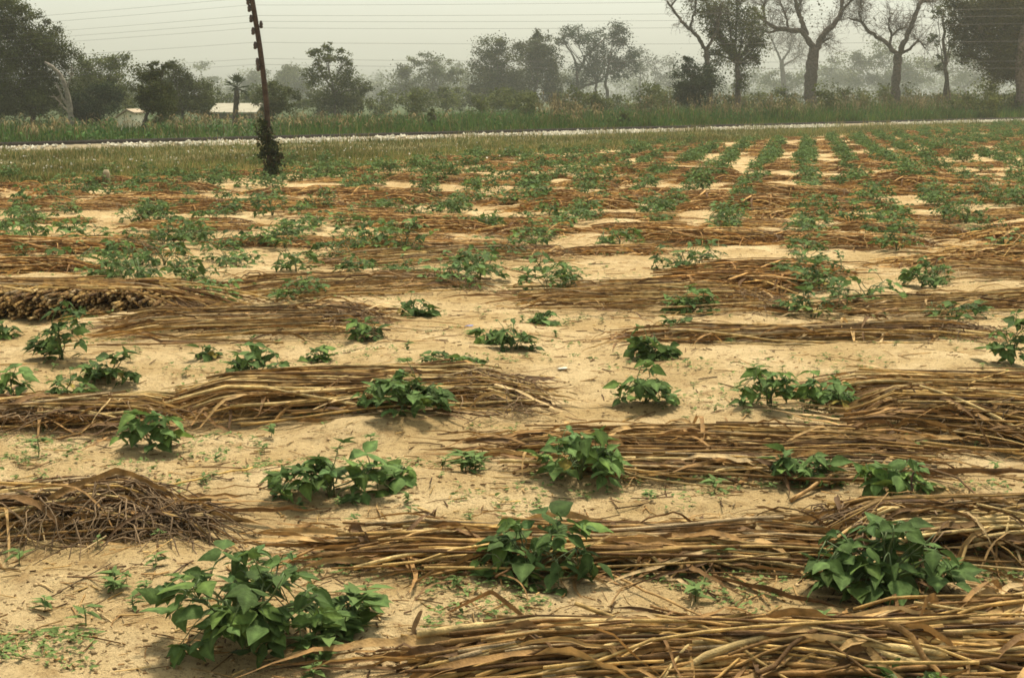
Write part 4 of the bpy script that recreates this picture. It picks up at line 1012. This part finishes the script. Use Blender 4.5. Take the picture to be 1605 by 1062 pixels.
bare_tree('second bare tree with wide low arms, right of the nearest bare tree', 158, [
 (((1402, 172), (1403, 140), (1406, 110), (1408, 84)), 15, 12),
 (((1407, 88), (1390, 66), (1365, 52), (1350, 34), (1330, 28)), 8, 2.5), (((1409, 86), (1420, 60), (1432, 34), (1440, 8), (1455, -10)), 9, 6),
 (((1440, 4), (1462, 2)), 5, 3), (((1395, 70), (1398, 52), (1392, 42), (1396, 26)), 4.5, 2.5), (((1412, 84), (1428, 76), (1440, 62), (1450, 76)), 5, 2),
 (((1395, 60), (1408, 46), (1420, 44)), 3.5, 1.8), (((1350, 34), (1345, 18), (1352, 2)), 3, 1.6)],
 2, (.12, .095, .072), ntw=11, sparse=[(1375, 20, 34, 22), (1430, 55, 26, 22)])
bare_tree('slim hazy bare tree between the tall leaning tree and nearest bare tree', 420, [
 (((1228, 170), (1228, 130), (1225, 95)), 9, 7), (((1225, 98), (1215, 75), (1208, 55)), 4, 2), (((1226, 96), (1238, 78), (1240, 62)), 4, 1.8), (((1228, 104), (1245, 92), (1258, 84)), 3.5, 1.6)],
 3, (.13, .11, .085), ntw=9, tl=2.0, sparse=[(1215, 110, 18, 12), (1235, 75, 28, 16)])
def thin(mb, q, d, r):
    k = d / FPX; limb(mb, [at(a, b, d - .6) for a, b in ((1484, 170), (1483, 120), (1480, 75), (1478, 25))], 8 * k / 2, 3 * k / 2, q, 7, (.085, .07, .05), 12)
tree('thin_tree', 'thin knobbly tree with leaf tufts left of the big dark right tree', 'tree', 150, 1484, [(1478, 18, 15, 9), (1470, 22, 9, 7), (1495, 20, 8, 8), (1465, 65, 10, 10), (1490, 50, 9, 9), (1478, 85, 10, 9), (1495, 72, 10, 12), (1474, 108, 8, 7), (1486, 36, 7, 7)], seed=31, cols=DK, cover=2.93, extra=thin, fork=(1482, 110), trunk_r=.12, nbr=1)
def rtrunk(mb, q, d, r):
    k = d / FPX; limb(mb, [at(a, b, d - 2) for a, b in ((1602, 185), (1600, 140), (1598, 90), (1606, 40))], 10 * k, 6 * k, q, 9, (.15, .115, .085), 12, .02)
tree('shade_tree', 'huge dark spreading tree filling the upper right corner', 'tree', 132, 1605, [(1525, 20, 36, 34), (1560, 10, 40, 36), (1600, 30, 46, 50), (1540, 65, 34, 30), (1575, 85, 40, 34), (1560, 112, 28, 22), (1610, 90, 40, 40), (1515, 88, 14, 12), (1640, 60, 50, 50), (1500, 5, 16, 14), (1650, 20, 60, 50)], seed=32, cols=((.050, .054, .016), (.066, .068, .021)), cover=6.21, clump=.42, extra=rtrunk, fork=(1605, 110), trunk_r=.5)
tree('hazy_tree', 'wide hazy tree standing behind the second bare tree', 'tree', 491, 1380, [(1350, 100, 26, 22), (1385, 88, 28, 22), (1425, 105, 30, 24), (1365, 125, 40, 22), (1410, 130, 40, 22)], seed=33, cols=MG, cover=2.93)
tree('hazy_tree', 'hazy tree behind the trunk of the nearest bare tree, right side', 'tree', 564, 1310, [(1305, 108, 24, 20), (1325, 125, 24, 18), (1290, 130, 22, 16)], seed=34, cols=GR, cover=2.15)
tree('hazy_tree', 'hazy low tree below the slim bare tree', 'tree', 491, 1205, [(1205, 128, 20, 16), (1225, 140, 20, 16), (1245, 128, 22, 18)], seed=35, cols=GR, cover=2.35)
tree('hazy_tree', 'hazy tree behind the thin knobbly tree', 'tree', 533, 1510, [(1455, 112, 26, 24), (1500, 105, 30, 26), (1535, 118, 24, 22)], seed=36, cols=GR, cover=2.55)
tree('dark_bush', 'small dark shrub alone in the grass belt left of centre', 'bush', 78, 674, [(675, 178, 6, 12), (677, 190, 8, 8)], seed=37, cols=DK, cover=4.31)
tree('dark_bush', 'low dark shrub in the grass belt right of centre', 'bush', 84, 975, [(972, 188, 16, 9), (990, 190, 12, 7)], seed=38, cols=DK, cover=3.92)

bare_tree('gnarled tree leaning left above the dense round bush, its limb reaching the top', 133, [
 (((1112, 180), (1110, 120), (1107, 80)), 11, 8), (((1107, 82), (1098, 62), (1080, 45), (1062, 26), (1046, 2)), 7, 3), (((1107, 80), (1125, 45), (1130, 5)), 5, 2.5),
 (((1080, 45), (1090, 15), (1092, -15)), 3.5, 2), (((1052, 10), (1068, -12)), 3, 2)],
 4, (.10, .082, .06), ntw=8, tl=1.3)
bare_tree('pale crooked dead trunk standing before the biggest dark tree at left', 90, [
 (((118, 212), (112, 185), (107, 152), (98, 122), (84, 106), (70, 98)), 11, 4), (((109, 172), (96, 150), (88, 132)), 4.5, 2), (((112, 182), (97, 165), (86, 152)), 4, 1.8), (((104, 140), (112, 120), (112, 105)), 3.5, 1.5)],
 5, (.24, .205, .155), ntw=2, tl=.6, name='dead_tree')

# fan palm
def palm():
    d = 100; k = d / FPX; b = ground_at(373, d); o = empty('fan_palm', b); tag(o, 'fan palm with a shaggy trunk before the long cream building', 'palm', 'trees beyond the railway'); q = np.random.RandomState(9)
    mt, mc = MB(), MB(); top = at(371, 138, d)
    limb(mt, [b, (b + top) / 2, top], 4.0 * k, 3.6 * k, q, 8, (.10, .08, .06), 9, .02)
    for i in range(70):                                             # skirt of dead fronds
        z = top + (b - top) * .52 * q.rand(); a = q.rand() * 6.28; e = np.array([math.cos(a), math.sin(a), -2.2]) * 5.0 * k * (.6 + .6 * q.rand())
        mt.add(*ribbon(np.stack([z, z + e * .5 + np.array([0, 0, .1]), z + e]), np.array([.05, .08, .02]), np.tile(norm(np.cross(e, [0, 0, 1.0])), (3, 1)), .2), np.array([.12, .095, .06]) * (.7 + .5 * q.rand()))
    for i in range(15):                                             # each frond: a stalk and a fan of stiff blades
        a = i * 2.4 + .3 * q.randn(); el = -.55 + 1.9 * ((i * 7) % 15) / 15; dv = np.array([math.cos(a) * math.cos(el), math.sin(a) * math.cos(el), math.sin(el)]); L = 12 * k * (.85 + .3 * q.rand())
        c = top + dv * L; mc.add(*tube(np.stack([top, top + dv * L * .5, c]), .025, 4), (.06, .07, .03))
        s = norm(np.cross(dv, [0, 0, 1.0])); n_ = np.cross(s, dv)
        for j in range(8):
            th = (j - 3.5) / 3.5 * 1.05; e = (dv * math.cos(th) + s * math.sin(th) + n_ * .15 * q.randn()) * 12 * k * (.85 + .3 * q.rand()) + np.array([0, 0, -1]) * 3.0 * k * q.rand()
            mc.add(*ribbon(np.stack([c, c + e * .5, c + e]), np.array([.03, .06, .01]), np.tile(norm(np.cross(e, n_)), (3, 1)), .3), np.array([.050, .066, .022]) * (.7 + .5 * q.rand()))
    for m_ in (mt, mc): m_.V = [v - b for v in m_.V]
    mt.build('trunk', M_BARK, o); mc.build('crown', M_TREE, o)
palm()

# far wood fading into the haze
mb = MB(); q = np.random.RandomState(60); mt = MB()
for x in np.arange(-200, 1850, 24):
    d = 620 + 380 * q.rand(); y = 134 + 10 * q.randn() + (6 if x < 500 else 0); crown([(x + 10 * q.randn(), y, 22 + 14 * q.rand(), 14 + 8 * q.rand()), (x + 10 * q.randn(), 156, 26, 14)], d, q, mb, leafpx=2.4, cover=1.8, cols=GR)
    b = ground_at(x, d); limb(mt, [b, b + np.array([0, 0, 9.0])], .5, .3, q, 5)
for a, b_, c in zip(mt.V, mt.C, mt.F): pass
mb.add(np.concatenate(mt.V), mt.F, np.concatenate(mt.C))
tag(mb.build('far_wood', M_TREE), 'far line of trees dissolving in the haze', 'wood', kind='stuff')

mb = MB(); q = np.random.RandomState(61)
for x in np.arange(-150, 1800, 17):
    d = q.uniform(110, 210) if not 315 < x < 425 else q.uniform(150, 210); y = EYE; yb = HZ + EYE * FPX / d
    hgt = (2.0 + 1.4 * q.rand()) * FPX / d; crown([(x + 14 * q.randn(), yb - hgt * .5, 16 + 12 * q.rand(), hgt * .5)], d, q, mb, leafpx=2.2, cover=2.6, cols=MG)
tag(mb.build('undergrowth', M_TREE), 'low scrub massed between the tree trunks beyond the grass belt', 'scrub', kind='stuff')

# ------------------------------------------------------------------ buildings
def boxv(mb, x0, x1, y0, y1, z0, z1, col, o=np.zeros(3)):
    v = np.array([[x, y, z] for x in (x0, x1) for y in (y0, y1) for z in (z0, z1)]) - o; mb.add(v, bf, col)
def long_building():
    d = 125; k = d / FPX; b = at(375, 190, d); b[2] = 0; o = empty('long_building', b); tag(o, 'long low cream building with a pale roof behind the palm', 'building')
    x0, x1 = at(330, 180, d)[0] - b[0], at(404, 180, d)[0] - b[0]; zr = at(0, 178, d)[2]; zt = at(0, 165, d)[2]
    zw = zr; m = MB(); boxv(m, x0 + .3, x1 - .3, 0, 5, -.2, zw, (.40, .36, .27)); m.build('wall', M_PAINT, o, False)
    m = MB(); v = np.array([[x0, -.6, zw], [x1, -.6, zw], [x1, 2.5, zt + .05], [x0, 2.5, zt + .05], [x0, 5.6, zw], [x1, 5.6, zw]]); w = v + np.array([0, 0, .12])
    m.add(np.vstack([v, w]), [np.array([[6, 7, 8, 9], [9, 8, 11, 10], [1, 0, 3, 2], [2, 3, 4, 5], [0, 1, 7, 6], [5, 4, 10, 11], [1, 2, 8, 7], [2, 5, 11, 8], [3, 0, 6, 9], [4, 3, 9, 10]])], (.34, .31, .225)); m.build('roof', M_PAINT, o, False)
    for i in range(3):
        x = x0 + .7 + i * (x1 - x0 - 1.4) / 2.6; f = MB(); 
        boxv(f, x - .06, x + .76, -.05, .02, zw - .75, zw - .69, (.5, .45, .34)); boxv(f, x - .06, x, -.05, .02, .1, zw - .69 - .003, (.5, .45, .34)); boxv(f, x + .7, x + .76, -.05, .02, .1, zw - .69 - .003, (.5, .45, .34))
        w_ = f.build('window', M_PAINT, o, False); g_ = MB(); boxv(g_, x, x + .7, -.02, .03, .1, zw - .753, (.16, .15, .12)); g_.build('shutter', M_PAINT, w_, False)
long_building()
def gable():
    d = 78; b = at(190, 195, d); b[2] = 0; o = empty('small_house', b); tag(o, 'small cream house gable showing between dark trees at left', 'house')
    x0, x1 = at(175, 0, d)[0] - b[0], at(200, 0, d)[0] - b[0]; z1 = at(0, 183, d)[2]; z2 = at(0, 174, d)[2]
    m = MB(); v = np.array([[x0, 0, -.1], [x1, 0, -.1], [x1, 0, z1 + (z2 - z1) * .55], [(x0 * .35 + x1 * .65), 0, z2], [x0, 0, z1 - .05]]); w = v + np.array([0, 2.4, 0])
    m.add(np.vstack([v, w]), [np.array([[0, 1, 2, 3, 4]]), np.array([[9, 8, 7, 6, 5]]), np.array([[1, 6, 7, 2], [0, 4, 9, 5], [0, 5, 6, 1]])], (.82, .74, .54)); m.build('wall', M_PAINT, o, False)
    m = MB(); xm = x0 * .35 + x1 * .65
    for (xa, za), (xb, zb) in (((x0 - .12, z1 - .1), (xm, z2 + .03)), ((xm, z2 + .03), (x1 + .12, z1 + (z2 - z1) * .5))):
        v = np.array([[xa, -.15, za], [xb, -.15, zb], [xb, 2.5, zb], [xa, 2.5, za]]) + np.array([0, 0, .01]); m.add(np.vstack([v, v + np.array([0, 0, .07])]), np.array([[0, 3, 2, 1], [4, 5, 6, 7], [0, 1, 5, 4], [1, 2, 6, 5], [2, 3, 7, 6], [3, 0, 4, 7]]), (.38, .30, .20))
    m.build('roof', M_PAINT, o, False)
gable()

# ------------------------------------------------------------------ telegraph pole, its creeper and the wires
def telegraph():
    b = gp(424, 276); d = b[1]; b[2] = -.05; k = d / FPX; o = empty('telegraph_pole', b); tag(o, 'leaning rusty telegraph pole with a column of insulators on its side', 'telegraph pole')
    top = at(388, -40, d); q = np.random.RandomState(4); A = top - b
    m = MB(); t = np.linspace(0, 1, 12)[:, None]; P = A * t + np.array([.10, 0, 0]) * np.sin(t * math.pi); m.add(*tube(P, np.linspace(4.6, 3.8, 12) * k, 8), (.060, .040, .030)); m.build('pole', M_WOOD, o)
    tops = []
    for i, (y, sgn) in enumerate(((4, -1), (15, -1), (31, -1), (40, 1), (50, -1), (72, -1), (97, -1), (106, -1))):
        f = (276 - y) / 316; c = A * f + np.array([.10, 0, 0]) * math.sin(f * math.pi); arm = np.array([sgn * 7 * k, -.02, .015])
        m = MB(); m.add(*tube(np.stack([c, c + arm * .6, c + arm]), .022, 6), (.05, .035, .028)); br = m.build('bracket', M_STEEL, o)
        p = c + arm; zz = np.array([0, .03, .06, .09, .12, .15, .17]) - .05; rr = np.array([.024, .042, .034, .044, .034, .028, .012])
        m = MB(); m.add(*tube(p + np.stack([0 * zz, 0 * zz, zz], -1), rr, 9), (.06, .045, .04)); m.build('insulator', M_STEEL, br); tops.append(b + p + np.array([0, 0, .1]))
    return b, tops
PB, TOPS = telegraph()
# wires: the line recedes to the left, the spans sag between poles
wd = norm(np.array([-.86, .50, 0]))
LABW = ['topmost', 'second from top', 'third from top', 'fourth from top', 'fifth from top', 'third lowest', 'second lowest', 'lowest']
for i, p in enumerate(TOPS):
    m = MB()
    for sgn, span in ((1, 52.0), (-1, 34.0)):
        t = np.linspace(0, 1, 26)[:, None]; e = p + wd * sgn * span
        if sgn < 0: e = p - norm(np.array([-.93, .36, 0])) * span
        X = p + (e - p) * t - np.array([0, 0, 1.0]) * (4 * t * (1 - t)) * .28 * (span / 40) ** 2
        m.add(*tube(X - p, .0023, 4), (.10, .095, .085))
    tag(m.build('telegraph_wire', M_STEEL, loc=p), f'thin telegraph wire, {LABW[i]}, strung from the leaning pole', 'wire', 'telegraph wires')
# creeper shrub at the pole's foot
q = np.random.RandomState(12); b = gp(424, 276); d = b[1] - .15; o = empty('creeper_shrub', b); tag(o, 'dark leafy creeper climbing the foot of the leaning telegraph pole', 'shrub')
mc, mt = MB(), MB(); cl = crown([(414, 206, 10, 16), (421, 225, 14, 17), (425, 245, 14, 18), (425, 262, 13, 11), (429, 232, 9, 12)], d, q, mc, leafpx=3.0, cover=6, cols=((.032, .046, .016), (.048, .06, .02), (.06, .055, .024)), clump=.45)
for c in cl:
    for e in c[:3]: limb(mt, [b + q.randn(3) * np.array([.08, .05, 0]), e], .012, .005, q, 4, (.08, .06, .035), 6)
for m_ in (mc, mt): m_.V = [v - b for v in m_.V]
mt.build('stems', M_BARK, o); mc.build('foliage', M_TREE, o)

# ------------------------------------------------------------------ haze: one closed box of even, dusty air
hm = bpy.data.materials.new('dusty_air'); hm.use_nodes = True; N = hm.node_tree.nodes; N.remove(N['Principled BSDF'])
pv = N.new('ShaderNodeVolumePrincipled'); pv.inputs['Color'].default_value = (.90, .92, .83, 1); pv.inputs['Density'].default_value = .00048; pv.inputs['Anisotropy'].default_value = .2
hm.node_tree.links.new(pv.outputs[0], N['Material Output'].inputs['Volume'])
mb = MB(); boxv(mb, -1200, 1200, -1200, 1200, -2.0, 36, (1, 1, 1)); tag(mb.build('haze', hm, smooth=False), 'pale dusty haze', 'haze', kind='stuff')
